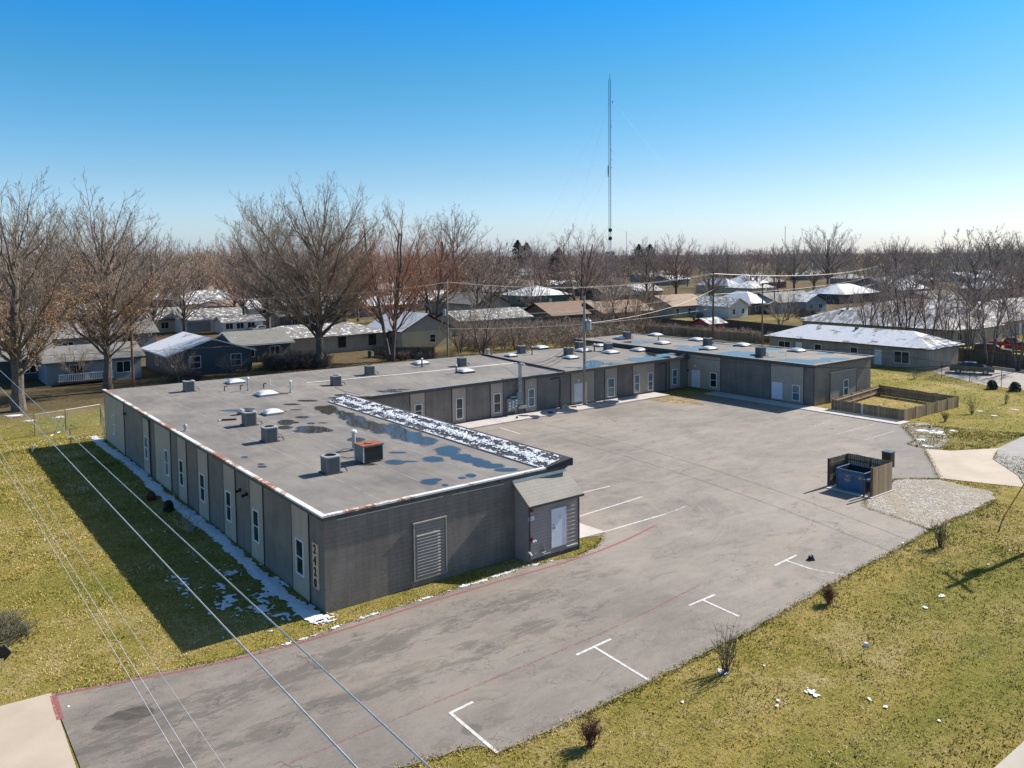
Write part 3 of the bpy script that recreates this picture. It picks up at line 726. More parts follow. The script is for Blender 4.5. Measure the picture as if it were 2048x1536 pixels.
d = MB(); d.box(da, da + .05, YF - .065, YF - .002, d0, dt); d.box(db - .05, db, YF - .065, YF - .002, d0, dt); d.box(da + .05, db - .05, YF - .065, YF - .002, dt - .05, dt); d.build('door_frame', M['white_paint'], D_)
d = MB(); d.box(da + .1, da + .22, YF - .12, YF - .051, d0 + .95, d0 + 1.03); d.box(da + .1, da + .15, YF - .09, YF - .051, d0 + 1.12, d0 + 1.18); d.build('handle', M['galv'], D_)
d = MB(); d.box(da + .38, da + .72, YF - .056, YF - .051, dt - .55, dt - .37); ds = d.build('door_sign', M['white_paint'], D_)
XZ = Matrix.Rotation(R(90), 4, 'X')
text('FIRE RISER', .055, M['red'], 'lettering', Matrix.Translation((da + .39, YF - .058, dt - .44)) @ XZ, ds)
text('ROOM', .055, M['red'], 'lettering', Matrix.Translation((da + .46, YF - .058, dt - .52)) @ XZ, ds)
for o in list(ds.children):
    pass
# slats right of door
s = MB()
for i in range(11):
    z = .55 + i * .2; s.box(db + .08, X1 - .28, YF - .035, YF - .003, z, z + .03)
s.build('louvre', simple('slat_edge', (.42, .37, .32), .6, .1), SH)
s = MB(); s.box(db + .05, X1 - .12, YF - .05, YF - .003, .33, .37); s.box(X0 + .8, da - .1, YF - .05, YF - .003, .3, .33); s.build('trim', M['pvc'], SH)
a = z6(453, 955); s = MB(); s.box(a.x, a.x + .36, YF - .02, YF - .003, a.z - .03, a.z + .17); fs = s.build('fire_department_sign', M['white_paint'], SH)
text('FDC', .15, M['red'], 'lettering', Matrix.Translation((a.x + .02, YF - .023, a.z + .015)) @ XZ, fs)
a = z6(490, 1180); s = MB(); s.tube([(a.x, YF - .02, a.z), (a.x, YF - .16, a.z)], .10, 12); fp = s.build('fire_inlet', M['red'], SH)
s = MB(); s.tube([(a.x - .04, YF - .16, a.z - .02), (a.x - .05, YF - .26, a.z - .05)], .045, 8); s.tube([(a.x + .06, YF - .16, a.z), (a.x + .1, YF - .25, a.z - .02)], .045, 8); s.build('cap', M['pvc'], fp)
a = z6(487, 830); s = MB(); s.tube([(a.x, YF - .01, a.z), (a.x, YF - .12, a.z)], .07, 10); s.build('alarm_bell', M['red'], SH)
a = z6(455, 1335); s = MB(); s.tube([(a.x, YF, a.z + .02), (a.x, YF - .12, a.z + .02), (a.x + .05, YF - .18, a.z - .1)], .05, 8); s.build('drain_pipe', M['pvc'], SH)
a = z6(622, 1240); s = MB(); s.tube([(a.x - .1, YF - .04, .4), (a.x, YF - .06, a.z + .1), (a.x + .1, YF - .05, .45)], .025, 6); s.tube([(a.x - .12, YF - .06, .42), (a.x + .14, YF - .06, .42)], .03, 6); s.build('valve_pipe', M['galv'], SH)
# conduits along front and left wall edges
s = MB(); s.tube([(.6, -.05, 3.93), (5.9, -.05, 3.92)], .018, 5); s.tube([(6.4, -.05, 3.9), (9.4, -.05, 3.86)], .018, 5); s.tube([(10, -.05, 3.93), (12.9, -.05, 3.93)], .018, 5); s.build('conduit', M['pvc'], B)
def spout(px, py, ax, v):
    p = ON(px, py, ax, v); b = MB(); o = -.09
    if ax == 0: b.tube([(v - .3, p.y, p.z), (v + o, p.y, p.z - .12), (v + o, p.y, .1)], .045, 6)
    else: b.tube([(p.x - 1.2, v + o, p.z - .04), (p.x - .1, v + o, p.z), (p.x, v + o, p.z - .2), (p.x, v + o, .15)], .045, 6)
    b.build('downspout', M['dark_metal'], B)
b = MB(); p1, p2 = ON(*z5(268, 283), 0, 0), ON(*z5(310, 310), 0, 0)
b.tube([(-.12, p1.y, p1.z), (-.12, p2.y + .3, p2.z + .05), (-.12, p2.y, p2.z - .1), (-.10, p2.y, .1)], .045, 6); b.build('downspout', M['dark_metal'], B)
spout(1119, 755, 1, CY); spout(1331, 726, 1, CY)
b = MB(); b.tube([(56.9, 12.93, 3.9), (56.9, 12.93, .1)], .05, 6); b.build('downspout', M['dark_metal'], B)
for x, y in ((865, 740), (905, 766)):
    p = ON(*z5(x, y), 0, 0); b = MB(); b.box(-.09, -.001, p.y - .07, p.y + .07, p.z - .05, p.z + .12); b.tube([(-.08, p.y, p.z + .02), (-.28, p.y, p.z - .04)], [.05, .1], 8); b.build('flood_light', M['black'], B)
for ax, v, x, y in ((0, 0, *z5(157, 268)), (0, EX, 1377, 740), (0, EX, 1391, 732), (1, CY, 1155, 760)):
    p = ON(x, y, ax, v); b = MB(); q = Vector((v - .1, p.y, p.z)) if ax == 0 else Vector((p.x, v - .1, p.z)); b.box(q.x - .08, q.x + .08, q.y - .08, q.y + .08, q.z - .09, q.z + .09); b.build('wall_light', M['dark_metal'] if y != 732 and y != 760 else M['pvc'], B)
# street number sign
a, b_ = ON(*z5(1312, 1052), 0, 0), ON(*z5(1352, 1352), 0, 0)
nz0, nz1 = b_.z, a.z; ny1, ny0 = a.y, b_.y
sg = thing('number_sign', 'tall tan board with black numbers 2420 stacked on the corner of the grey building', 'sign', (0, (ny0 + ny1) / 2, nz0))
s = MB(); s.box(-.07, -.013, ny0, ny1, nz0, nz1); s.build('board', simple('sign_tan', (.62, .47, .32), .6, .1, 2), sg)
hh = (nz1 - nz0) / 4
for i, c in enumerate('2420'):
    mt = Matrix.Translation((-.085, (ny0 + ny1) / 2, nz1 - hh * (i + .87))) @ Matrix.Rotation(R(-90), 4, 'Z') @ XZ
    text(c, hh * 1.06, M['black'], 'digit', mt, sg, .012, 'CENTER', .95, .012)
# skylights and vents (fixed to the roof)
def sky(px, py, w=1.35):
    p = RP(px, py); z = p.z; h = w / 2
    b = MB(); b.box(p.x - h, p.x + h, p.y - h, p.y + h, z - .05, z + .13); cb = b.build('skylight', M['dark_metal'] if px > 850 else M['galv'], B)
    d = MB(); N = 8; g = h + .03
    hgt = lambda u, v: .05 + .21 * w / 1.35 * (1 - abs(u) ** 2.6) ** .8 * (1 - abs(v) ** 2.6) ** .8
    P_ = [[(p.x + g * (2 * i / N - 1), p.y + g * (2 * k / N - 1), z + .12 + hgt(2 * i / N - 1, 2 * k / N - 1)) for k in range(N + 1)] for i in range(N + 1)]
    for i in range(N):
        for k in range(N): d.face([P_[i][k], P_[i + 1][k], P_[i + 1][k + 1], P_[i][k + 1]])
    for i in range(N):
        for (a, c) in ((P_[i][0], P_[i + 1][0]), (P_[i + 1][N], P_[i][N]), (P_[0][i + 1], P_[0][i]), (P_[N][i], P_[N][i + 1])):
            d.face([(a[0], a[1], z + .13), (c[0], c[1], z + .13), c, a])
    d.build('dome', M['dome'], cb, smooth=False)
for x, y, w in ((470.8, 766, 1.35), (532.7, 790, 1.45), (545, 827.5, 1.2), (841, 728, 1.4), (931, 744.5, 1.35), (1022, 713, 1.1), (1081.8, 697, 1.5), (1141.6, 717, 1.3), (1166, 703, 1.5), (1200, 693, 1.2), (1221, 706.5, 1.5), (1278, 702, 1.5),
              (1241.7, 678, 1.5), (1311, 671.5, 1.5), (1324.7, 688, 1.5), (1393.6, 681, 1.5), (1417, 699, 1.5), (1484.6, 692, 1.5), (1593.5, 703, 1.5)): sky(x, y, w)
def vent(px, py, h, r, kind='pipe', mat='galv'):
    p = RP(px, py); b = MB()
    if kind == 'elbow':
        b.tube([(p.x, p.y, p.z - .02), (p.x, p.y, p.z + h), (p.x + .02, p.y, p.z + h + .07), (p.x + .22, p.y - .05, p.z + h + .05)], r, 6)
    else:
        b.tube([(p.x, p.y, p.z - .02), (p.x, p.y, p.z + h)], r, 8); b.tube([(p.x, p.y, p.z - .01), (p.x, p.y, p.z + .06)], r * 1.8, 8)
    o = b.build('vent_pipe', M[mat], B)
    if kind == 'cap':
        c = MB(); c.tube([(p.x, p.y, p.z + h), (p.x, p.y, p.z + h + .1), (p.x, p.y, p.z + h + .16)], [r * 1.7, r * 1.7, r * .6], 10); c.build('cap', M['pvc'], o)
    if kind == 'ball':
        c = MB(); c.tube([(p.x, p.y, p.z + h), (p.x, p.y, p.z + h + .12), (p.x, p.y, p.z + h + .26), (p.x, p.y, p.z + h + .34)], [r, r * 1.8, r * 1.7, r * .3], 10); c.build('cap', M['galv'], o)
for v in ((496.5, 781, .95, .07, 'cap'), (449, 782.5, .35, .045, 'elbow', 'dark_metal'), (481, 780.5, .35, .045, 'elbow', 'dark_metal'), (527.5, 776.5, .35, .05, 'elbow', 'dark_metal'), (540.5, 769.5, .5, .03, 'pipe', 'pvc'), (581, 785, .85, .08, 'cap'), (371, 862, .12, .07, 'ball'), (708, 900, 1.0, .11, 'cap'), (844, 734, .75, .07, 'cap', 'dark_metal'), (912.5, 747, .7, .07, 'cap', 'dark_metal'), (731.5, 752.5, .35, .06, 'elbow', 'dark_metal'), (785, 741, .5, .025, 'pipe', 'pvc'), (1064, 709.5, .85, .06, 'cap', 'dark_metal'), (1188.7, 703, .8, .08, 'cap', 'dark_metal'), (1316.6, 683, .7, .06, 'cap', 'dark_metal'), (1571.6, 712, .45, .025, 'pipe', 'pvc'), (975.6, 707.5, .25, .15, 'ball'), (983.5, 709.5, .2, .04, 'pipe', 'dark_metal'), (481, 829, .1, .16, 'ball', 'rust')): vent(*v)
# small things on the roof: refrigerant lines, timber
def low(pts, r, mat, name='roof_conduit'):
    b = MB(); b.tube([Vector(RP(x, y)) + Vector((0, 0, dz)) for x, y, dz in pts], r, 5); b.build(name, M[mat], B)
low([(437, 843, .05), (443, 841.5, .06), (473, 840, .06)], .06, 'dark_metal'); low([(668, 909, .08), (690, 904, .2), (708, 901, .1)], .035, 'dark_metal')
low([(553, 789, .04), (577, 788, .04)], .03, 'dark_metal'); low([(670, 912, .05), (695, 918, .05), (716, 915, .05)], .02, 'dark_metal'); low([(555, 876, .03), (589, 866, .03)], .015, 'black')
low([(670, 775, .03), (690, 784, .03), (720, 790, .03)], .015, 'black')
# ------------------------------------------------------------------ puddles on the roof
def puddle(blobs, seed, cell=.07, zoff=.006):
    P_ = [RP(x, y) for x, y, _, _ in blobs]
    ex = []
    for (x, y, rx, ry), p in zip(blobs, P_):
        ex += [RP(x - rx * 1.5, y), RP(x + rx * 1.5, y), RP(x, y - ry * 1.6), RP(x, y + ry * 1.6)]
    xa, xb = min(p.x for p in ex), max(p.x for p in ex); ya, yb = min(p.y for p in ex), max(p.y for p in ex)
    loc = []
    for (x, y, rx, ry), p in zip(blobs, P_):
        a = RP(x + rx, y) - p; b = RP(x, y + ry) - p; det = a.x * b.y - a.y * b.x
        loc.append((p.x, p.y, b.y / det, -b.x / det, -a.y / det, a.x / det))
    E_side = P_[0].x > 56.9
    def f(x, y):
        t = -9
        for px_, py_, i, j_, k, l in loc:
            dx, dy = x - px_, y - py_; u, v = i * dx + j_ * dy, k * dx + l * dy
            t = max(t, 1 - math.sqrt(u * u + v * v))
        if t < -.6: return t
        if E_side: lim = min(x - 57.15, 67.3 - x, y - 13.15)
        elif y < 28.2: lim = min(x - .2, 11.68 - x, y - .25) if y < 25.2 else x - .2
        else: lim = min(y - 28.5 if x > 13.5 else 9, 56.6 - x)
        return min(lim * 4, t + .28 * fbm(x * 1.1 + seed, y * 1.1, seed, 4) + .12 * nz(x * 5, y * 5, seed))
    b = MB(); fieldmesh(b, f, xa, xb, ya, yb, cell, lambda x, y: rz(x if x > 56.9 or ya < 12 or xa > 56 else min(x, 56.8), y) + zoff)
    if b.f: struct(b.build('roof_puddle', M['water']))
    b = MB(); fieldmesh(b, lambda x, y: min(1.0, f(x, y) + .15 + .12 * nz(x * 8, y * 8, seed + 3)), xa, xb, ya, yb, cell, lambda x, y: rz(x if x > 56.9 or ya < 12 or xa > 56 else min(x, 56.8), y) + zoff - .003)
    if b.f: struct(b.build('damp_patch', M['damp']))
z3 = lambda x, y, rx, ry: (440 + x / 4.876, 740 + y / 4.876, rx / 4.876, ry / 4.876)
c6 = lambda x, y, rx, ry: (640 + x / 2.743, 680 + y / 2.743, rx / 2.743, ry / 2.743)
c7 = lambda x, y, rx, ry: (1000 + x / 4.096, 640 + y / 4.096, rx / 4.096, ry / 4.096)
c8 = lambda x, y, rx, ry: (1500 + x / 3.657, 640 + y / 3.657, rx / 3.657, ry / 3.657)
puddle([z3(980, 370, 60, 22), z3(1060, 385, 90, 40), z3(1060, 410, 35, 25), z3(1180, 420, 60, 25), z3(1240, 450, 80, 40), z3(1330, 500, 90, 55), z3(1450, 540, 100, 45), z3(1560, 570, 100, 50), z3(1680, 580, 110, 50), z3(1760, 620, 110, 50), z3(1870, 650, 120, 45), z3(1990, 690, 110, 45), c6(700, 610, 70, 28), c6(770, 643, 55, 18), c6(835, 660, 55, 15), c6(890, 678, 48, 16), c6(950, 692, 50, 13), c6(1020, 712, 60, 9)], 1.3)
for i, bl in enumerate(([z3(900, 580, 150, 32), z3(800, 592, 90, 14), z3(1040, 590, 70, 14)], [z3(640, 510, 80, 26), z3(730, 512, 50, 9)], [z3(630, 562, 75, 16)], [z3(800, 461, 70, 10)], [z3(1330, 680, 80, 20)], [z3(1735, 805, 80, 8)], [z3(1700, 900, 90, 22), z3(1830, 892, 90, 7)],
    [z3(170, 395, 150, 10), z3(260, 380, 70, 10)], [z3(1190, 245, 60, 12), z3(1120, 272, 60, 8)], [z3(1400, 920, 120, 12)], [c6(625, 655, 58, 15)], [c6(600, 778, 45, 16), c6(635, 767, 30, 8)], [c6(828, 744, 25, 10)], [c6(780, 757, 22, 6)], [c6(686, 797, 18, 6)],
    [z3(1600, 210, 150, 10), z3(1740, 193, 120, 6)], [z3(690, 335, 80, 7), z3(850, 300, 90, 8)], [z3(740, 388, 60, 5)], [z3(610, 405, 45, 6)], [z3(160, 90, 70, 8)], [z3(240, 850, 30, 9)], [z3(410, 942, 38, 10)], [z3(400, 918, 30, 6)], [z3(890, 521, 34, 7)], [z3(1000, 516, 48, 5)],
    [c7(760, 372, 60, 14), c7(850, 358, 110, 10), c7(760, 350, 60, 12)], [c7(660, 393, 40, 7)], [c7(1150, 325, 110, 15), c7(1230, 310, 60, 8)], [c7(1290, 285, 120, 10), c7(1250, 270, 60, 8)], [c7(560, 388, 50, 4)], [c7(1130, 182, 120, 8)], [c7(1480, 213, 60, 7)], [c7(1550, 240, 110, 14), c7(1640, 222, 50, 12)], [c7(1800, 183, 70, 8)], [c7(1900, 215, 50, 4)],
    [c7(1900, 285, 160, 18), c7(2030, 295, 120, 20), c8(150, 300, 150, 12), c8(300, 312, 160, 14), c8(480, 300, 120, 10), c8(620, 285, 110, 9)], [c8(150, 213, 80, 7)], [c8(230, 235, 24, 6)], [c8(20, 257, 30, 5)], [c8(550, 245, 60, 6)], [c8(150, 270, 40, 5)])):
    puddle(bl, 3.1 + i * 1.7, .07 if bl[0][0] < 900 else .12)
# ------------------------------------------------------------------ rooftop condensers
def make_ac():
    t = thing('condenser_unit', '', 'air conditioner')
    b = MB(); w = .40; c = .10
    P_ = [(-w + c, -w), (w - c, -w), (w, -w + c), (w, w - c), (w - c, w), (-w + c, w), (-w, w - c), (-w, -w + c)]
    def ring(s, z): return [(x * s, y * s, z) for x, y in P_]
    def loft(mb_, rs, cap=True):
        for a_, b__ in zip(rs[:-1], rs[1:]):
            for i in range(len(a_)): k = (i + 1) % len(a_); mb_.face([a_[i], a_[k], b__[k], b__[i]])
        if cap: mb_.face(rs[-1])
    loft(b, [ring(1, .05), ring(1, .78)]); b.build('cabinet', M['ac_metal'], t, False)
    b = MB(); loft(b, [ring(1.05, .78), ring(1.05, .84)], False)
    n = 16
    inner = [(.30 * math.cos(6.2832 * i / n), .30 * math.sin(6.2832 * i / n), .86) for i in range(n)]
    outer = []
    for i in range(n):
        a_ = 6.2832 * i / n; u, v = math.cos(a_), math.sin(a_); k = min(w * 1.05 / max(abs(u), 1e-6), w * 1.05 / max(abs(v), 1e-6), (2 * w - c) * 1.05 / (abs(u) + abs(v))); outer.append((u * k, v * k, .84))
    for i in range(n): k = (i + 1) % n; b.face([outer[i], outer[k], inner[k], inner[i]])
    b.build('top_cover', M['ac_top'], t, False)
    b = MB(); b.face([(x, y, .80) for x, y, z in inner]); 
    for i in range(n): k = (i + 1) % n; b.face([inner[i], inner[k], (inner[k][0], inner[k][1], .8), (inner[i][0], inner[i][1], .8)])
    for i in range(3): a_ = i * 2.094; b.box(-.03, .28, -.05, .05, .82, .835, M=Matrix.Rotation(a_, 4, 'Z'))
    b.build('fan', M['black'], t, False)
    b = MB(); b.box(-.46, .46, -.46, .46, 0, .05); b.build('base_pad', M['dark_trim'], t, False)
    b = MB(); b.tube([(.4, -.15, .2), (.55, -.2, .22), (.65, -.3, .18), (.7, -.42, .02)], .02, 5); b.tube([(.4, -.1, .35), (.52, -.12, .36), (.66, -.2, .3), (.8, -.3, .02)], .014, 5); b.build('refrigerant_pipe', M['black'], t, False)
    return t
ac0 = make_ac()
acs = ((378, 782.5, 'grey condenser unit nearest the far left corner of the flat roof'), (672, 771, 'grey condenser unit on the roof behind the upper end of the snowy canopy'), (498.8, 850, 'grey condenser unit on the roof beside the small skylight and the rusty vent'), (539.5, 882.5, 'grey condenser unit on the roof between the window wall and the scattered puddles'),
    (661.6, 945, 'grey condenser unit closest to the camera, left of the rust topped unit'), (739.5, 749.5, 'grey condenser unit with a short elbow vent at its left on the rear roof'), (923.7, 732, 'grey condenser unit beyond the skylight with tall vent, left of the dark roof joint'), (1043, 706.5, 'grey condenser unit standing alone at the rear edge just past the dark roof joint'),
    (1136.7, 712, 'grey condenser unit left of the wooden pole, in front of another condenser'), (1159, 699, 'grey condenser unit at the rear edge right behind the wooden pole'), (1215.8, 702, 'grey condenser unit between two snowy skylights right of the wooden pole'), (1254, 678, 'grey condenser unit at the far rear corner of the east wing roof'),
    (1415, 692, 'grey condenser unit beside a blue puddle in the middle of the east wing roof'), (1521, 712, 'grey condenser unit near the car park edge of the east wing roof'))
for i, (x, y, l) in enumerate(acs):
    p = RP(x, y); o = ac0 if i == 0 else dup(ac0)
    o.location = (p.x, p.y, p.z); o.rotation_euler = (0, 0, (0, 0, 0, 0, 0)[i % 5]); o['label'] = l; o['group'] = 'condenser units on the flat roof'
    s_ = 1.0 if x < 1100 else 1.1; o.scale = (s_, s_, s_ * 1.05)
p = RP(739, 921)
t = thing('packaged_unit', 'large square rooftop cooling unit with a rusty orange top and dark coil side', 'air conditioner', p)
b = MB(); b.box(-.62, .55, -.5, .5, .06, .88); b.build('cabinet', simple('unit_blue', (.15, .19, .20), .5, .2), t, False)
b = MB(); b.box(-.66, .59, -.54, .54, .88, .95); tp = b.build('rusty_top', M['rust'], t, False)
b = MB(); b.box(-.52, .5, -.515, -.501, .1, .84); b.build('coil', M['black'], t, False)
b = MB(); b.tube([(0, 0, .951), (0, 0, .99)], .25, 14); b.build('fan_guard', M['rust'], tp, False)
for q in ((-.62, -.52), (.53, -.52)):
    b = MB(); b.box(q[0], q[0] + .04, q[1] + .0, q[1] + .02, .06, .88); b.build('corner_post', M['pvc'], t, False)
# ------------------------------------------------------------------ electric meter bank
z9 = lambda x, y: (960 + x / 7.68, 680 + y / 7.68)
mx = lambda x, y: ON(*z9(x, y), 1, CY - .25)
p = mx(560, 1150)
t = thing('meter_bank', 'grey electric meter bank with nine round meters and tall conduits rising above the roof edge', 'meter box', (p.x, CY - .25, .13))
def mbox(xa, ya, xb, yb, d, mat, name, par=t):
    a_, b__ = mx(xa, ya), mx(xb, yb); q = MB(); q.box(min(a_.x, b__.x), max(a_.x, b__.x), CY - .25 - d, CY - .04, b__.z, a_.z); return q.build(name, M[mat], par)
c1 = mbox(420, 905, 555, 1085, .05, 'meter_grey', 'meter_cabinet'); mbox(470, 868, 562, 900, .05, 'meter_grey', 'cabinet_top', t); mbox(565, 795, 648, 985, .1, 'meter_grey', 'main_switch'); mbox(590, 1020, 720, 1040, .06, 'galv', 'strut')
for i in range(3):
    for k in range(3):
        q = mx(447 + i * 50, 968 - i * 22 + k * 42); b = MB(); b.tube([(q.x, CY - .30, q.z), (q.x, CY - .42, q.z), (q.x, CY - .45, q.z)], [.11, .10, .06], 10); b.build('meter', M['dome'], c1)
for i in range(4):
    a_ = mx(582 + i * 14, 800); b = MB(); top = 4.9 - .1 * (i % 2)
    b.tube([(a_.x, CY - .40, a_.z), (a_.x, CY - .40, top), (a_.x + .05, CY - .45, top + .08), (a_.x + .22, CY - .5, top - .02)], .04, 6); b.tube([(a_.x + .18, CY - .49, top + .02), (a_.x + .32, CY - .5, top - .12)], .07, 6); b.build('conduit', M['galv'], t)
for i in range(2):
    a_ = mx(548 + i * 24, 1080); b = MB(); b.tube([(a_.x, CY - .2, .13), (a_.x, CY - .2, 1.3)], .035, 6); b.build('leg', M['galv'], t)
WH = Vector((mx(640, 450).x, CY - .5, 4.85))
# ------------------------------------------------------------------ dumpster and its enclosure
def fence_run(mb, a, b, h, t=.02, picket=.14, z0=.03, seed=0, gap=.008):
    a, b = Vector(a), Vector(b); d = b - a; L = d.length; n = max(1, int(L / picket)); u = d / L; nn = Vector((-u.y, u.x)) * t / 2
    rnd = random.Random(seed)
    for i in range(n):
        p, q = a + u * (L * i / n + gap), a + u * (L * (i + 1) / n - gap); hh = h + rnd.uniform(-.02, .02)
        c = [p - nn, q - nn, q + nn, p + nn]; k = len(mb.v)
        mb.v += [(v.x, v.y, z0) for v in c] + [(v.x, v.y, z0 + hh) for v in c]
        for f in ((0, 1, 5, 4), (1, 2, 6, 5), (2, 3, 7, 6), (3, 0, 4, 7), (4, 5, 6, 7)): mb.f.append(tuple(k + j for j in f)); mb.m.append(0)
def rail(mb, a, b, z, off=.05, w=.04, hgt=.09):
    a, b = Vector(a), Vector(b); u = (b - a).normalized(); nn = Vector((-u.y, u.x)); c = [a + nn * (off - w / 2), b + nn * (off - w / 2), b + nn * (off + w / 2), a + nn * (off + w / 2)]; k = len(mb.v)
    mb.v += [(v.x, v.y, z) for v in c] + [(v.x, v.y, z + hgt) for v in c]
    for f in ((0, 1, 5, 4), (1, 2, 6, 5), (2, 3, 7, 6), (3, 0, 4, 7), (4, 5, 6, 7), (3, 2, 1, 0)): mb.f.append(tuple(k + j for j in f)); mb.m.append(0)
ex0, ex1, ey0, ey1 = 33.05, 35.35, -6.0, -3.0
t = thing('dumpster_enclosure', 'three sided wooden picket enclosure standing around the blue dumpster on the car park', 'enclosure', (34.2, -4.5, 0))
b = MB(); b.box(ex0 - .35, ex1 + .1, ey0 - .1, ey1 + .1, 0.0, .07); b.build('concrete_pad', M['walk'], t)
b = MB(); fence_run(b, (ex0, ey0), (ex1, ey0), 1.75, z0=.08); b.build('side_panel', M['fence_new'], t)
b = MB(); fence_run(b, (ex1, ey0 + .02), (ex1, ey1), 1.78, z0=.08, seed=2); b.build('back_panel', M['fence_old'], t)
b = MB(); fence_run(b, (ex1, ey1), (ex0, ey1), 1.75, z0=.08, seed=3); b.build('side_panel', M['fence_old'], t)
b = MB()
for z in (.4, 1.45): rail(b, (ex1, ey0 + .1), (ex1, ey1 - .1), z, .05); rail(b, (ex1 - .1, ey1), (ex0 + .1, ey1), z, .05); rail(b, (ex0 + .1, ey0), (ex1 - .1, ey0), z, .05)
b.build('rail', M['fence_grey'], t)
for x, y in ((ex0, ey1 - .07), (ex1 - .1, ey1 - .08), (ex0, ey0 + .07), (ex1 - .1, ey0 + .07), (ex1 - .08, -4.6)):
    b = MB(); b.box(x - .06, x + .06, y - .06, y + .06, .07, 1.88 if x == ex0 else 1.7); b.build('post', simple('post_dark', (.06, .03, .025), .8, .2) if (x, y) == (ex0, ey1 - .07) else M['wood_post'], t)
b = MB(); b.tube([(32.72, -5.62, 0), (32.72, -5.62, 1.12)], .06, 10); o = b.build('bollard', simple('bollard_brown', (.09, .04, .035), .6, .2))
tag(o, 'short dark brown bollard at the front right corner of the dumpster enclosure', 'bollard')
t = thing('dumpster', 'open dark blue steel dumpster with a pink flower emblem inside the wooden enclosure', 'dumpster', (34, -4.4, .07))
dx0, dx1, dy0, dy1, dz0, dz1 = 33.15, 34.75, -5.38, -3.55, .12, 1.32
b = MB(); w = .05
b.face([(dx0, dy1, dz0), (dx0, dy0, dz0), (dx0, dy0, dz1), (dx0, dy1, dz1)]); b.face([(dx0, dy0, dz0), (dx1, dy0, dz0), (dx1, dy0, dz1), (dx0, dy0, dz1)])
b.face([(dx1, dy0, dz0), (dx1, dy1, dz0), (dx1, dy1, dz1), (dx1, dy0, dz1)]); b.face([(dx1, dy1, dz0), (dx0, dy1, dz0), (dx0, dy1, dz1), (dx1, dy1, dz1)])
body = b.build('body', M['dumpster'], t)
b = MB(); i0, i1, j0, j1 = dx0 + w, dx1 - w, dy0 + w, dy1 - w
for q in ([(i0, j0, dz0 + .1), (i0, j1, dz0 + .1), (i0, j1, dz1), (i0, j0, dz1)], [(i1, j0, dz0 + .1), (i0, j0, dz0 + .1), (i0, j0, dz1), (i1, j0, dz1)], [(i1, j1, dz0 + .1), (i1, j0, dz0 + .1), (i1, j0, dz1), (i1, j1, dz1)], [(i0, j1, dz0 + .1), (i1, j1, dz0 + .1), (i1, j1, dz1), (i0, j1, dz1)], [(i0, j0, dz0 + .1), (i1, j0, dz0 + .1), (i1, j1, dz0 + .1), (i0, j1, dz0 + .1)]): b.face(q)
b.build('liner', M['dumpster_in'], t)
b = MB(); r = .035
for q in (((dx0, dy0), (dx0, dy1)), ((dx0, dy1), (dx1, dy1)), ((dx1, dy1), (dx1, dy0)), ((dx1, dy0), (dx0, dy0))): b.tube([(*q[0], dz1 + .02), (*q[1], dz1 + .02)], r, 6)
b.build('rim', simple('rim_blue', (.16, .22, .30), .35, .1), t)
b = MB()
for y in (dy0 + .03, dy1 - .03): b.box(dx0 - .05, dx0 - .001, y - .03, y + .03, dz0, dz1)
b.box(dx0 - .05, dx0 - .001, dy0 + .06, dy1 - .06, dz1 - .2, dz1 - .12); b.box(dx0 - .06, dx0 - .001, dy0 + .06, dy1 - .06, dz0, dz0 + .08); b.build('rib', M['dumpster'], body)
b = MB(); b.box(dx0 + .3, dx1 - .3, dy0 - .1, dy0 - .001, .78, .92); b.box(dx0 + .3, dx1 - .3, dy1 + .001, dy1 + .1, .78, .92); b.build('fork_pocket', simple('pocket_blue', (.10, .22, .32), .4, .1), body)
# emblem: five looped petals
cy, cz = -4.3, .98
b = MB()
for i in range(5):
    a0 = R(90 + 72 * i); c = Vector((0, cy + .115 * math.cos(a0), cz + .115 * math.sin(a0)))
    for k in range(10):
        a1, a2 = 6.2832 * k / 10, 6.2832 * (k + 1) / 10
        f = lambda a_, rr: (dx0 - .006, c.y + rr * math.cos(a_), c.z + rr * math.sin(a_))
        b.face([f(a1, .06), f(a2, .06), f(a2, .085), f(a1, .085)])
b.build('emblem', simple('emblem_pink', (.62, .22, .32), .5, .05), body)
b = MB(); b.face([(dx0 - .009, cy + (.06 if i % 2 else .025) * math.cos(R(36 * i)), cz + (.06 if i % 2 else .025) * math.sin(R(36 * i))) for i in range(10)]); b.build('emblem_star', M['white_paint'], body)
YZ = Matrix.Rotation(R(-90), 4, 'Z') @ Matrix.Rotation(R(90), 4, 'X')
text('Republic', .12, M['white_paint'], 'lettering', Matrix.Translation((dx0 - .007, cy + .02, .70)) @ YZ, body, 0, 'CENTER')
for k, s_ in enumerate(('SERVICES', '000-000')):
    if k == 0: text(s_, .07, M['paint_white'], 'lettering', Matrix.Translation((dx0 - .007, cy + .02, .59)) @ YZ, body, 0, 'CENTER')
b = MB(); b.box(dx0 - .006, dx0 - .001, -5.22, -5.02, .92, 1.08); b.build('warning_label', simple('label_yellow', (.45, .28, .03), .5, .15, 20), body)
b = MB(); b.box(41.0, 42.1, -3.35, -2.35, 0.0, 1.0); t = thing('utility_box', 'dark metal utility cabinet with a bluish lid standing behind the dumpster enclosure', 'utility box', (39.7, -2.9, 0))
ub = G(1775, 934); b = MB(); b.box(ub.x - .2, ub.x + .35, ub.y - .32, ub.y + .32, 0, 1.05); b.build('cabinet', M['black'], t)
b = MB(); b.box(ub.x - .23, ub.x + .38, ub.y - .35, ub.y + .35, 1.05, 1.11); b.build('lid', simple('lid_blue', (.08, .12, .16), .4, .1), t)
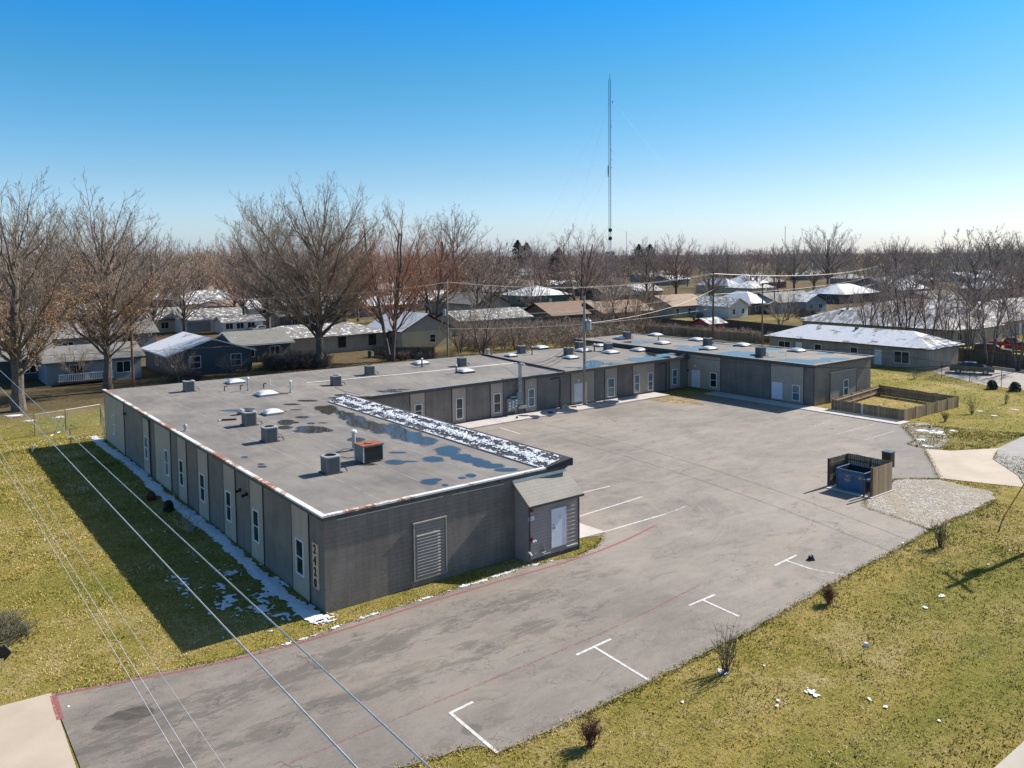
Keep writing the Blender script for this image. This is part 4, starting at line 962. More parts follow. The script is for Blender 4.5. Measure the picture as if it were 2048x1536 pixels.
# ------------------------------------------------------------------ playground fence
t = thing('playground_fence', 'low wooden picket fence round a small grass yard beside the east wing', 'fence', (62, 8, 0))
A_, B_, D2, E_ = (56.7, 10.9), (56.8, 4.0), (66.9, 3.9), (67.9, 12.2)
for k, (p, q, mt, h) in enumerate(((A_, B_, 'fence_old', .98), (B_, D2, 'fence_new', 1.0), (D2, E_, 'fence_old', 1.0), (E_, A_, 'fence_old', 1.0))):
    b = MB(); fence_run(b, p, q, h, seed=k); b.build('picket_panel', M[mt], t)
b = MB()
for p, q in ((A_, B_), (B_, D2), (D2, E_), (E_, A_)):
    for z in (.25, .78): rail(b, p, q, z)
b.build('rail', M['fence_new'], t)
for p, q in ((A_, B_), (B_, D2), (D2, E_), (E_, A_)):
    p, q = Vector(p), Vector(q); n = int((q - p).length / 2.4) + 1
    for i in range(n):
        c = p.lerp(q, i / n); b = MB(); b.box(c.x - .05, c.x + .05, c.y - .05, c.y + .05, 0, 1.12); b.build('post', M['fence_new'], t)
gp = G(1724, 830); b = MB(); b.box(gp.x - .05, gp.x + .05, gp.y - .05, gp.y + .05, 0, 1.0); b.build('gate_post', M['pvc'], t)
# ------------------------------------------------------------------ poles and wires
def pole(px, py, h, r, label, mat='pole_wood', arms=(), trans=(), base=None, adir=0.9):
    p = base or G(px, py); t = thing('utility_pole', label, 'utility pole', (p.x, p.y, 0))
    b = MB(); b.tube([(0, 0, -.2), (0, 0, h * .5), (0, 0, h)], [r, r * .85, r * .62], 10); b.build('shaft', M[mat], t, False)
    u = Vector((math.cos(adir), math.sin(adir), 0))
    for z, L in arms:
        b = MB(); Mx = Matrix.Translation((0, 0, z)) @ Matrix.Rotation(adir, 4, 'Z'); b.box(-L, L, .1, .2, -.06, .06, M=Mx); c = b.build('crossarm', M['pole_wood'], t, False)
        b = MB(); b.tube([u * L * .5 + Vector((0, 0, z)), Vector((0, 0, z - .6))], .02, 4); b.tube([u * -L * .5 + Vector((0, 0, z)), Vector((0, 0, z - .6))], .02, 4); b.build('brace', M['galv'], c, False)
        for s_ in (-.9, -.45, .45, .9):
            b = MB(); q = u * L * s_; b.tube([(q.x, q.y, z + .05), (q.x, q.y, z + .12), (q.x, q.y, z + .22)], [.03, .06, .03], 6); b.build('insulator', M['meter_grey'], c, False)
    for z, side in trans:
        b = MB(); q = Vector((math.cos(side), math.sin(side), 0)) * .42; b.tube([(q.x, q.y, z - .5), (q.x, q.y, z + .38), (q.x, q.y, z + .46)], [.26, .27, .18], 12); tr = b.build('transformer', simple('transformer_grey', (.34, .40, .44), .45, .08), t, False)
        b = MB(); b.tube([(q.x, q.y, z + .45), (q.x, q.y, z + .7)], [.05, .03], 6); b.box(q.x - .1, q.x - .02, q.y - .05, q.y + .05, z + .3, z + .6); b.build('bushing', M['galv'], tr, False)
    return t, p
def wire(a, b, sag, r=.012, mat='wire', label='', name='power_line', group=None, n=14):
    r = max(r * 1.1, .017) if mat == 'wire' else r; a, b = Vector(a), Vector(b); m_ = MB()
    m_.tube([a.lerp(b, i / n) - Vector((0, 0, 4 * sag * (i / n) * (1 - i / n))) for i in range(n + 1)], r, 4, caps=False)
    return tag(m_.build(name, M[mat]), label, 'wire', group)
TA, PA = pole(267, 778, 10.7, .16, 'dark brown wooden utility pole behind the far left corner of the flat roof', 'pole_brown', [(10.4, 1.6)])
TB, PB = pole(896, 720, 11.6, .17, 'pale grey utility pole with one transformer rising behind the rear roof edge', 'pole_grey', [(11.0, .9), (8.2, .5)], [(6.9, 2.9)])
TC, PC = pole(1169.5, 812, 10.9, .17, 'tan wooden utility pole with a large pale transformer at the courtyard sidewalk', 'pole_grey', [(10.7, .7)], [(8.1, -.6), (8.1, .8)])
TD, PD = pole(1426, 682, 11.8, .18, 'reddish brown utility pole with two crossarms behind the east wing roof', 'pole_brown', [(11.3, 1.5), (9.2, 1.1)], [(7.3, 2.8)])
TE, PE = pole(1524, 700, 10.3, .14, 'thin dark utility pole beyond the east wing, left of the long duplex', 'pole_wood', [(10.0, .8)])
TF, PF = pole(0, 0, 11.5, .18, 'utility pole outside the right edge whose shadow falls across the near lawn', 'pole_wood', [(10.6, 1.2)], [(9.2, 2.6)], base=Vector((38.0, -16.1, 0)))
far_poles = ((408, 604, 8.5, 'thin pole among the houses in front of the red roof'), (1057, 560, 9, 'far pole above the green walled house'), (1499, 566, 9, 'far pole behind the two cream garages'), (1152, 560, 8, 'far pole left of the big purple brown tree'), (1770, 575, 10, 'far pole behind the duplex where the lines end'), (1448, 612, 10, 'brown pole beside the cream garage just right of the double crossarm pole'))
FP = [pole(x, y, h, .13, l, 'pole_wood', [(h - .3, .8)]) for x, y, h, l in far_poles]
def top(P_, z, dx=0, dy=0): return Vector((P_.x + dx, P_.y + dy, z))
LW = Vector((-50, 96, 0))
u9 = Vector((math.cos(.9), math.sin(.9)))
G1 = 'distribution lines strung pole to pole behind the building'
for i, o in enumerate((-1.3, 1.3)):
    wire(top(LW, 10.6, o * u9.x, o * u9.y), top(PA, 10.6, o * u9.x, o * u9.y), .9, label='upper wire running left out of frame from the dark brown pole, %s' % ('nearer' if i == 0 else 'farther'), group=G1)
    wire(top(PA, 10.6, o * u9.x, o * u9.y), top(PB, 11.2, o * .6 * u9.x, o * .6 * u9.y), 1.0, label='upper wire between the dark brown pole and the grey transformer pole, %s of two' % ('lower' if i == 0 else 'higher'), group=G1)
    wire(top(PB, 11.25, o * .6 * u9.x, o * .6 * u9.y), top(PD, 11.5, o * u9.x, o * u9.y), 1.5, label='upper wire from the grey transformer pole to the double crossarm pole, %s of two' % ('lower' if i == 0 else 'higher'), group=G1)
    wire(top(PD, 11.5, o * u9.x, o * u9.y), top(FP[4][1], 9.8, o * u9.x, o * u9.y), 2.0, .025, label='upper wire from the double crossarm pole toward the far right trees, %s of two' % ('lower' if i == 0 else 'higher'), group=G1)
wire(top(LW, 4.0), top(PA, 4.4), .3, .02, label='low telephone cable left of the dark brown pole', group=G1)
wire(top(PA, 4.4), top(PB, 5.6), .7, .02, label='low telephone cable crossing in front of the blue house', group=G1)
wire(top(LW, 7.6), top(PA, 7.0), .6, .015, label='middle cable left of the dark brown pole', group=G1)
wire(top(PB, 6.9), top(PC, 9.4), .8, .015, label='middle wire from the grey transformer pole to the tan pole by the sidewalk', group=G1)
wire(top(PB, 6.7), top(PD, 8.3), 1.2, .018, label='middle wire from the grey transformer pole to the double crossarm pole', group=G1)
wire(top(PB, 4.5), top(PD, 5.6), .9, .022, label='low telephone cable passing over the brush hedge', group=G1)
wire(top(PD, 8.0), top(FP[4][1], 6.2), 1.5, .025, label='lower cable running right from the double crossarm pole', group=G1)
wire(top(PD, 5.6), top(PE, 7.0), .3, .02, label='cable between the double crossarm pole and the thin lamp pole', group=G1)
wire(top(PE, 7.2), (150, 80, 6), 1.0, .025, label='cable running right from the thin lamp pole past the dark green house', group=G1)
wire(top(PE, 9.2), (150, 83, 9), 1.0, .02, label='upper cable running right from the thin lamp pole', group=G1)
G2 = 'service wires across the car park'
for i, (z1, z2, o, sg_) in enumerate(((8.5, 10.3, -.4, 1.6), (7.0, 9.3, .3, 1.8))):
    wire(top(PC, z1, o), top(PF, z2, o), sg_, .016, 'wire_dark', 'black wire from the tan pole across the car park, %s of two' % ('higher' if i == 0 else 'lower'), group=G2)
for i in range(3): wire(top(PC, 7.9 - .25 * i, .1), WH + Vector((.05 * i, 0, 0)), 1.1 + .25 * i, .016, 'wire_dark', 'black service drop from the tan pole to the meter bank conduits, strand %s' % ('highest', 'middle', 'lowest')[i], group=G2)
wire(top(PC, 8.2), top(PD, 8.8), .9, .016, 'wire', 'pale wire from the sidewalk pole transformer to the double crossarm pole', group=G2)
G3 = 'pale wires sweeping past close to the camera on the left'
for i, (x, z, r_) in enumerate(((-9.68, 9.5, .013), (-10.3, 9.5, .013), (-11.77, 9.5, .005), (-11.66, 9.5, .005), (-11.42, 9.5, .004))):
    wl_ = ('thick pale wire on the right, ending at the bottom centre', 'second thick pale wire, crossing the dark shadow of the building', 'leftmost thin wire over the lawn, kinked pair', 'middle thin wire over the left lawn', 'thinnest wire over the left lawn, right of its pair')[i]
    xs = x + (.14 if i == 3 else 0)
    wire((x, 70, z), (xs if i < 2 else x, -60, z), 0.0, r_, 'wire_pale', wl_, group=G3, n=8)
for bx_, by_, hh_, ll_ in ((-10.8, 69.8, 9.9, 'pole outside the left edge carrying the near pale wires'), (-10.8, -59.8, 9.9, 'pole behind the viewpoint carrying the near pale wires'), (-50, 96, 11, 'pole beyond the left edge ending the rear lines'), (150, 81.5, 9.6, 'thin pole among the right trees where the low cables end')):
    pole(0, 0, hh_, .15, ll_, 'pole_wood', [(hh_ - .45, 1.4)], base=Vector((bx_, by_, 0)), adir=0.0 if bx_ < 0 else 1.57)
# guy wire with yellow guard near the off-frame pole
a_ = G(2006, 1036); t = thing('guy_wire', 'orange yellow guard on a guy wire anchored in the lawn at the right edge', 'guy wire', (a_.x, a_.y, 0))
d_ = (Vector((38, -16.1, 9)) - a_)
b = MB(); b.tube([a_, a_ + d_ * .30], .035, 6); b.build('guard', M['orange'], t); b = MB(); b.tube([a_ + d_ * .30, a_ + d_], .008, 4); b.build('cable', M['wire'], t)
# radio mast
mp = Vector((C_.x, C_.y, 0)) + Vector((ray(1220.5, 500).x, ray(1220.5, 500).y, 0)).normalized() * 450
t = thing('radio_mast', 'very tall slender guyed lattice radio mast rising into the blue sky', 'radio mast', mp)
Hm = 109; w = .75
b = MB(); L3 = [(w * math.cos(R(a)), w * math.sin(R(a))) for a in (20, 140, 260)]
for x, y in L3: b.tube([(x, y, 0), (x, y, Hm)], .11, 4)
b.build('leg', M['mast_blue'], t, False)
b = MB(); N = 86
for i in range(N):
    z0_, z1_ = Hm * i / N, Hm * (i + 1) / N
    for k in range(3):
        a_, c_ = L3[k], L3[(k + 1) % 3]; b.tube([(*a_, z0_), (*c_, z0_)], .05, 3); b.tube([(*(a_ if i % 2 else c_), z0_), (*(c_ if i % 2 else a_), z1_)], .045, 3)
b.build('lattice', M['mast_blue'], t, False)
b = MB(); b.tube([(0, 0, Hm), (0, 0, Hm + 3)], .12, 5); b.build('antenna', M['black'], t, False)
for z, r_ in ((28, 1.1), (23.5, 1.1), (97, .9)):
    b = MB(); b.tube([(.9 if z > 90 else -.9, -.9, z), (1.1 if z > 90 else -1.2, -1.2, z)], [r_ * .6, r_], 12); b.build('dish', M['dark_metal'], t, False)
for z in (15.5, 10.5):
    b = MB()
    for a in range(0, 360, 60):
        c, s_ = math.cos(R(a)) * 2.0, math.sin(R(a)) * 2.0; b.box(c - .25, c + .25, s_ - .25, s_ + .25, z - .9, z + .9); b.tube([(0, 0, z), (c, s_, z)], .08, 3)
    b.build('panel_antenna', M['meter_grey'], t, False)
b = MB()
for z in (84, 71, 66, 62): b.box(.7, 1.5, -.15, .15, z, z + .25)
b.box(-1.6, -1.2, -.2, .2, 57, 63); b.build('small_antenna', M['mast_blue'], t, False)
for zt, rr_ in ((99, 78), (63, 78), (31, 60)):
    for a in (-50, 70, 190):
        b = MB(); b.tube([(0, 0, zt), (rr_ * math.cos(R(a)), rr_ * math.sin(R(a)), 0)], .02, 3); b.build('guy_cable', M['mast_blue'], t, False)
mp2 = Vector((C_.x, C_.y, 0)) + Vector((ray(1253, 500).x, ray(1253, 500).y, 0)).normalized() * 700
b = MB(); b.tube([(mp2.x, mp2.y, 0), (mp2.x, mp2.y, 34)], .22, 4); tag(b.build('far_mast', M['mast_blue']), 'tiny distant mast just right of the tall radio mast', 'mast')
mp3 = Vector((C_.x, C_.y, 0)) + Vector((ray(1570, 500).x, ray(1570, 500).y, 0)).normalized() * 700
b = MB(); b.tube([(mp3.x, mp3.y, 0), (mp3.x, mp3.y, 36)], .22, 4); tag(b.build('far_mast', M['mast_blue']), 'tiny distant mast above the trees right of the centre', 'mast')
# ------------------------------------------------------------------ chain link fences
q = NT('chain_mesh')
sp = q.sep(); h = q.math('ADD', sp.outputs[0], sp.outputs[1])
f1 = q.math('FRACT', q.math('DIVIDE', q.math('ADD', h, sp.outputs[2]), .11)); f2 = q.math('FRACT', q.math('DIVIDE', q.math('SUBTRACT', h, sp.outputs[2]), .11))
al = q.math('MAXIMUM', q.math('LESS_THAN', f1, .09), q.math('LESS_THAN', f2, .09)); q.base((.25, .25, .25)); q.rough(.5); q.set(q.b.inputs['Alpha'], al); M['chain'] = q.mat
def chain(pts, h, label, step=3.0, mat='galv'):
    t = thing('chain_link_fence', label, 'fence', (pts[0][0], pts[0][1], 0)); m_ = MB(); r_ = MB()
    for p, q_ in zip(pts[:-1], pts[1:]):
        p, q_ = Vector(p[:2]), Vector(q_[:2]); m_.face([(p.x, p.y, .03), (q_.x, q_.y, .03), (q_.x, q_.y, h - .02), (p.x, p.y, h - .02)]); r_.tube([(p.x, p.y, h), (q_.x, q_.y, h)], .022, 5)
        n = max(1, round((q_ - p).length / step))
        for i in range(n + 1):
            c = p.lerp(q_, i / n); b = MB(); b.tube([(c.x, c.y, 0), (c.x, c.y, h + .05)], .03, 5); b.build('post', M[mat], t)
    m_.build('mesh', M['chain'], t); r_.build('top_rail', M[mat], t); return t
cl = [G(-30, 884), G(70, 873.5), G(132, 863), G(202, 850)]
chain([(p.x, p.y) for p in cl], 1.9, 'grey chain link fence across the lawn left of the building', 6)
chain([(cl[3].x, cl[3].y), (-.15, 42.3)], 1.9, 'short chain link panel joining the fence to the building corner', 2.2)
a_ = G(68, 800); 
chain([(88.9, 24.5), (83.9, 13.2), (83.2, 9.8), (82.0, 6.0), (81, 2.5), (80, -1)], 1.9, 'chain link fence with dark posts along the duplex and gravel parking', 4.5, 'dark_metal')
for k, (xa, ya, xb, yb) in enumerate(((101, 868, 125, 818), (115, 862, 139, 822))):
    p, q_ = G(xa, ya + 4), G(xb, ya + 3); b = MB(); b.tube([(p.x, p.y, .03), (p.x + .3, p.y + .2, .06), (p.x + .9, p.y + .35, 1.5)], .035, 5); tag(b.build('leaning_pipe', M['galv']), 'grey pipe leaning against the chain link fence, %s of the pair' % ('left' if k == 0 else 'right'), 'pipe')
def wfence(pts, h, label, mat='fence_grey', step=.15):
    t = thing('wooden_fence', label, 'fence', (pts[0][0], pts[0][1], 0)); b = MB(); r_ = MB()
    for k, (p, q_) in enumerate(zip(pts[:-1], pts[1:])): fence_run(b, p[:2], q_[:2], h, picket=step, seed=k); [rail(r_, p[:2], q_[:2], z) for z in (.4, h - .35)]
    b.build('picket_panel', M[mat], t); r_.build('rail', M[mat], t)
def gg(*a): return [tuple(G(x, y))[:2] for x, y in a]
wfence(gg((1905, 722), (2048, 741), (2110, 750)), 1.9, 'dark wooden fence behind the parked dark sedan at the right edge', 'fence_grey')
wfence(gg((1302, 652), (1415, 664), (1440, 668)), 1.8, 'grey wooden fence in front of the brown roofed house', 'fence_grey')
wfence(gg((1290, 668), (1360, 672), (1430, 680), (1560, 688)), 1.5, 'weathered wooden fence line behind the vines along the east wing', 'fence_old')
wfence(gg((1445, 655), (1560, 668), (1600, 672)), 1.7, 'grey fence between the red shed and the yard of the pale blue house', 'fence_grey')
wfence(gg((748, 712), (790, 716), (870, 716)), 1.6, 'dark wooden fence beside the cream house behind the leaning tree', 'fence_grey')
wfence(gg((1740, 600), (2010, 612)), 1.6, 'long dark fence behind the snowy duplex roofs', 'fence_grey', .3)
# ------------------------------------------------------------------ cars
def car(px, py, rz_, label, paint, kind='sedan', base=None):
    p = base or G(px, py); t = thing('parked_car', label, 'car', (p.x, p.y, 0), rz_, 'cars parked by the houses on the right')
    if kind == 'sedan': Pf = [(-2.35, .35), (-2.38, .75), (-2.2, .92), (-1.55, 1.0), (-.85, 1.38), (-.2, 1.45), (.5, 1.38), (1.25, .98), (2.05, .82), (2.36, .62), (2.38, .35)]; belt = .95
    elif kind == 'suv': Pf = [(-2.35, .45), (-2.4, .95), (-2.32, 1.1), (-2.15, 1.68), (-1.6, 1.76), (.3, 1.74), (.95, 1.14), (2.1, 1.02), (2.38, .8), (2.4, .45)]; belt = 1.12
    else: Pf = [(-2.75, .5), (-2.75, 1.05), (-.75, 1.08), (-.6, 1.72), (.5, 1.76), (1.15, 1.18), (2.5, 1.05), (2.78, .8), (2.78, .5)]; belt = 1.12
    n = len(Pf); b = MB(); W_ = .9
    def hw(z): return W_ if z <= belt else W_ - (z - belt) * .38
    for s_ in (-1, 1):
        q_ = [(x, s_ * hw(z), z) for x, z in Pf]; P3 = [Vector((x, 0, z)) for x, z in Pf]
        for tr in tessellate_polygon([[Vector((x, z, 0)) for x, z in Pf]]): b.face([q_[i] for i in (tr if s_ > 0 else tr[::-1])])
    for i in range(n):
        k = (i + 1) % n; (x1_, z1_), (x2_, z2_) = Pf[i], Pf[k]; b.face([(x1_, -hw(z1_), z1_), (x2_, -hw(z2_), z2_), (x2_, hw(z2_), z2_), (x1_, hw(z1_), z1_)])
    bd = b.build('body', paint, t, False)
    g = MB(); cab = [(x, z) for x, z in Pf if z > belt + .15]
    xa, xb = cab[0][0], cab[-1][0]; zt = max(z for _, z in cab) - .1; zb = belt + .02
    for s_ in (-1, 1):
        for (u0, u1) in ((0.0, .48), (.52, 1.0)):
            lo0, lo1 = xa - .3 + (xb + .45 - xa + .3) * u0, xa - .3 + (xb + .45 - xa + .3) * u1; h0, h1 = xa + .1 + (xb - xa - .2) * u0, xa + .1 + (xb - xa - .2) * u1
            g.face([(lo0, s_ * (hw(zb) + .012), zb), (lo1, s_ * (hw(zb) + .012), zb), (h1, s_ * (hw(zt) + .012), zt), (h0, s_ * (hw(zt) + .012), zt)])
    i_ = max(i for i, (x, z) in enumerate(Pf) if z > belt + .15); (x1_, z1_), (x2_, z2_) = Pf[i_], Pf[i_ + 1]; o_ = Vector((.015, 0, .015))
    g.face([Vector((x1_, -hw(z1_) + .1, z1_)) + o_, Vector((x1_, hw(z1_) - .1, z1_)) + o_, Vector((x2_, hw(z2_) - .08, z2_)) + o_, Vector((x2_, -hw(z2_) + .08, z2_)) + o_])
    i_ = min(i for i, (x, z) in enumerate(Pf) if z > belt + .15); (x1_, z1_), (x2_, z2_) = Pf[i_], Pf[i_ - 1]; o_ = Vector((-.015, 0, .015))
    g.face([Vector((x1_, -hw(z1_) + .1, z1_)) + o_, Vector((x1_, hw(z1_) - .1, z1_)) + o_, Vector((x2_, hw(z2_) - .08, z2_)) + o_, Vector((x2_, -hw(z2_) + .08, z2_)) + o_])
    g.build('window', M['glass'], t, False)
    for x in (-1.45, 1.45):
        for s_ in (-1, 1):
            w_ = MB(); w_.tube([(x, s_ * .70, .34), (x, s_ * .92, .34)], .34, 16); wo = w_.build('wheel', M['rubber'], t, False)
            w_ = MB(); w_.tube([(x, s_ * .90, .34), (x, s_ * .935, .34)], .2, 12); w_.build('rim', M['galv'], wo, False)
    for s_ in (-1, 1):
        l_ = MB(); l_.box(2.3, 2.4, s_ * .7 - .16, s_ * .7 + .16, .6, .72); l_.build('headlight', M['glass_blue'], t, False); l_ = MB(); l_.box(-2.42, -2.34, s_ * .7 - .14, s_ * .7 + .14, .7, .85); l_.build('tail_light', M['red'], t, False)
def paint(n, c): q = NT(n); q.base(c); q.rough(.25); q.b.inputs['Metallic'].default_value = .3; q.b.inputs['Coat Weight'].default_value = .6; return q.mat
car(1943, 747, R(-66), 'dark grey sedan parked on the gravel behind the duplex end wall', paint('p_grey', (.02, .024, .028)))
car(1985, 712, R(-70), 'dark maroon suv parked behind the dark wooden fence', paint('p_maroon', (.06, .012, .012)), 'suv')
car(2020, 697, R(-70), 'bright red pickup parked beyond the maroon suv', paint('p_red', (.30, .012, .02)), 'pickup')
car(2046, 703, R(-70), 'red car half cut off by the right edge of the picture', paint('p_red2', (.26, .01, .015)), 'sedan')
car(1470, 586, R(10), 'dark car parked beside the cream garage far away', paint('p_dark', (.02, .02, .022)), 'sedan')
car(1493, 588, R(10), 'maroon car parked in front of the dark brick house far away', paint('p_m2', (.09, .015, .015)), 'sedan')
# ------------------------------------------------------------------ houses
def house(near, W_, D_, wh, rh, roof, rmat, wmat, label, ridge='x', ov=.5, wins=None, extra=None, cat='house', name='house', group=None, vents=0, chim=False, gmat=None, loc=None):
    # near: the corner nearest the camera (min x, min y); W_ along x, D_ along y
    p = loc or G(*near); t = thing(name, label, cat, (p.x, p.y, 0), 0, group)
    x0_, x1_, y0_, y1_ = 0, W_, 0, D_
    b = MB(); b.box(x0_, x1_, y0_, y1_, 0, wh); wall = b.build('wall', M[wmat], t, False)
    ex0_, ex1_, ey0_, ey1_ = -ov, W_ + ov, -ov, D_ + ov; ze = wh - .02; b = MB(); th = .16
    if roof == 'gable':
        if ridge == 'x':
            ym = D_ / 2; A, B2, C2, D3, E1, E2 = (ex0_, ey0_, ze), (ex1_, ey0_, ze), (ex1_, ey1_, ze), (ex0_, ey1_, ze), (ex0_, ym, wh + rh), (ex1_, ym, wh + rh)
            fs_ = [[A, B2, E2, E1], [C2, D3, E1, E2]]; gb = [[(0, 0, wh), (0, ym, wh + rh * .93), (0, D_, wh)], [(W_, 0, wh), (W_, D_, wh), (W_, ym, wh + rh * .93)]]
        else:
            xm = W_ / 2; A, B2, C2, D3, E1, E2 = (ex0_, ey0_, ze), (ex1_, ey0_, ze), (ex1_, ey1_, ze), (ex0_, ey1_, ze), (xm, ey0_, wh + rh), (xm, ey1_, wh + rh)
            fs_ = [[B2, C2, E2, E1], [D3, A, E1, E2]]; gb = [[(0, 0, wh), (W_, 0, wh), (xm, 0, wh + rh * .93)], [(0, D_, wh), (xm, D_, wh + rh * .93), (W_, D_, wh)]]
        [MB().face(q_).build('gable', M[gmat or wmat], wall, False) for q_ in gb]
    else:
        if W_ > D_: i = (D_ + 2 * ov) / 2; E1, E2 = (ex0_ + i, D_ / 2, wh + rh), (ex1_ - i, D_ / 2, wh + rh)
        else: i = (W_ + 2 * ov) / 2; E1, E2 = (W_ / 2, ey0_ + i, wh + rh), (W_ / 2, ey1_ - i, wh + rh)
        A, B2, C2, D3 = (ex0_, ey0_, ze), (ex1_, ey0_, ze), (ex1_, ey1_, ze), (ex0_, ey1_, ze)
        fs_ = [[A, B2, E2, E1], [B2, C2, E2], [C2, D3, E1, E2], [D3, A, E1]] if W_ > D_ else [[A, B2, E1], [B2, C2, E2, E1], [C2, D3, E2], [D3, A, E1, E2]]
    for q_ in fs_: b.face([(x, y, z + th) for x, y, z in q_])
    rfo = b.build('roof', M[rmat], t, False); b = MB()
    P4 = [A, B2, C2, D3]
    edges = [(A, B2), (C2, D3)] if roof == 'gable' and ridge == 'x' else [(B2, C2), (D3, A)] if roof == 'gable' else [(P4[i], P4[(i + 1) % 4]) for i in range(4)]
    if roof == 'gable': edges += ([(A, E1), (E1, D3), (B2, E2), (E2, C2)] if ridge == 'x' else [(A, E1), (E1, B2), (D3, E2), (E2, C2)])
    for a_, c_ in edges: b.face([a_, c_, (c_[0], c_[1], c_[2] + th), (a_[0], a_[1], a_[2] + th)])
    if roof != 'gable': b.face([A, D3, C2, B2])
    else:
        for q_ in fs_: b.face([(x, y, z - .01) for x, y, z in q_][::-1])
    b.build('eave', M['dark_trim'] if wmat not in ('wall_white', 'wall_blue') else M['white_paint'], rfo, False)
    for i in range(vents):
        b = MB(); s_ = (i + .7) / (vents + .4); q_ = (W_ * s_, D_ * .56, wh + rh * .88) if ridge == 'x' else (W_ * .44, D_ * s_, wh + rh * .88); b.box(q_[0] - .2, q_[0] + .2, q_[1] - .2, q_[1] + .2, q_[2], q_[2] + .4); b.build('roof_vent', M['dark_metal'], rfo, False)
    if chim: b = MB(); b.box(W_ * .7, W_ * .7 + .7, D_ * .5, D_ * .5 + .7, wh, wh + rh + .9); b.build('chimney', M['brick_tan'], rfo, False)
    # windows: (face, pos, z0, w, h[, kind])
    for wi in (wins if wins is not None else [('y', .25, .9, 1.1, 1.2), ('y', .7, .9, 1.4, 1.2), ('x', .4, .9, 1.2, 1.2)]):
        f_, s_, z_, ww, hh_ = wi[:5]; kd = wi[5] if len(wi) > 5 else 'window'
        fr, gl = MB(), MB()
        if f_ == 'y': c = W_ * s_; bx = lambda m__, a_, c_, d_, e_, o_: m__.box(c + a_, c + c_, -o_, -.001, z_ + d_, z_ + e_)
        else: c = D_ * s_; bx = lambda m__, a_, c_, d_, e_, o_: m__.box(-o_, -.001, c + a_, c + c_, z_ + d_, z_ + e_)
        k = .07
        if kd == 'window':
            bx(fr, -ww / 2 - k, -ww / 2, -k, hh_ + k, .06); bx(fr, ww / 2, ww / 2 + k, -k, hh_ + k, .06); bx(fr, -ww / 2, ww / 2, -k, 0, .06); bx(fr, -ww / 2, ww / 2, hh_, hh_ + k, .06); bx(fr, -.03, .03, 0, hh_, .05) if ww > hh_ * .9 else bx(fr, -ww / 2, ww / 2, hh_ / 2 - .025, hh_ / 2 + .025, .05)
            wo = fr.build('window', M['white_paint'] if wmat != 'wall_bungalow' else M['dark_trim'], t, False); bx(gl, -ww / 2, ww / 2, 0, hh_, .03); gl.build('pane', M['glass_house'], wo, False)
        elif kd == 'garage': bx(fr, -ww / 2, ww / 2, 0, hh_, .04); fr.build('garage_door', M['wall_white'], t, False)
        elif kd == 'bluedoor': bx(fr, -ww / 2, ww / 2, 0, hh_, .04); fr.build('garage_door', M['wall_greyblue'], t, False)
        else: bx(fr, -ww / 2, ww / 2, 0, hh_, .04); fr.build('door', M['door_white'], t, False)
    return t
def hz(px): return 520.8 - .0103 * px
def snowify():
    pass
HG = 'snowy roofed bungalows of the neighbourhood behind'
house((340, 753), 10.6, 12, 2.5, 1.9, 'gable', 'roof_snow', 'wall_blue', 'dark blue house with white trimmed gable and patchy snow roof behind the left roof edge', 'y', wins=[('y', .3, .8, 1.3, 1.5), ('y', .8, .7, 1.3, 1.5), ('x', .5, .9, 1.2, 1.1)], vents=0)
house((474, 728), 8, 9, 2.5, 1.6, 'gable', 'roof_grey', 'wall_blue', 'dark garage wing with grey shingle roof, right of the dark blue gable', 'x', vents=2)
house((362, 667), 13, 8, 2.5, 1.9, 'gable', 'roof_speck', 'wall_white', 'white house with a grey garage door behind the dark blue house', 'x', wins=[('y', .27, .05, 4.6, 2.1, 'bluedoor'), ('y', .75, 1.0, 1.5, 1.0)], vents=1)
house((447, 668), 8, 5, 2.2, 1.0, 'gable', 'roof_speck', 'wall_white', 'low white porch wing with a row of windows right of the grey garage door', 'x', wins=[('y', .15, .9, 1.4, 1.1), ('y', .42, .9, 1.4, 1.1), ('y', .7, .9, 1.4, 1.1)])
house((366, 616), 17, 10, 2.6, 2.3, 'hip', 'roof_half', 'wall_greyblue', 'grey blue house with two square windows above the white garage house', 'x', wins=[('y', .2, .9, 1.6, 1.5), ('y', .5, .9, 1.6, 1.5), ('y', .8, .9, 2.4, 1.3)])
house((340, 577), 19, 12, 2.6, 2.2, 'gable', 'roof_red', 'wall_grey', 'house with a bright red roof far back on the left', 'x')
house((385, 594), 26, 11, 2.2, 1.8, 'hip', 'roof_tan', 'wall_white', 'long low house with an orange brown roof below the red roof', 'x')
house((527, 718), 20.5, 9, 2.6, 1.6, 'hip', 'roof_speck', 'wall_bungalow', 'pinkish tan bungalow with two dark windows behind the big bare tree', 'x', wins=[('y', .12, .2, 2.8, 1.7, 'window'), ('y', .62, .8, 1.2, 1.7), ('y', .88, .8, 1.2, 1.7)], ov=.8)
house((805, 700), 9.5, 11.5, 2.8, 2.7, 'gable', 'roof_snow', 'wall_cream', 'cream house with a steep bright white snow covered roof left of the transformer pole', 'y', gmat='wall_bungalow', wins=[('x', .3, .7, 1.0, 1.2), ('y', .6, .9, 1.0, 1.2)])
house((920, 672), 17, 9, 2.6, 1.7, 'gable', 'roof_speck', 'wall_grey', 'low grey house behind the brush hedge, right of the transformer pole', 'x')
house((953, 640), 10, 11, 3.4, 2.4, 'gable', 'roof_grey', 'wall_greyblue', 'tall grey green gabled house left of the green walled house', 'y')
house((905, 630), 10, 10, 3.0, 2.4, 'gable', 'roof_grey', 'wall_grey', 'grey gabled house just right of the top of the transformer pole', 'y')
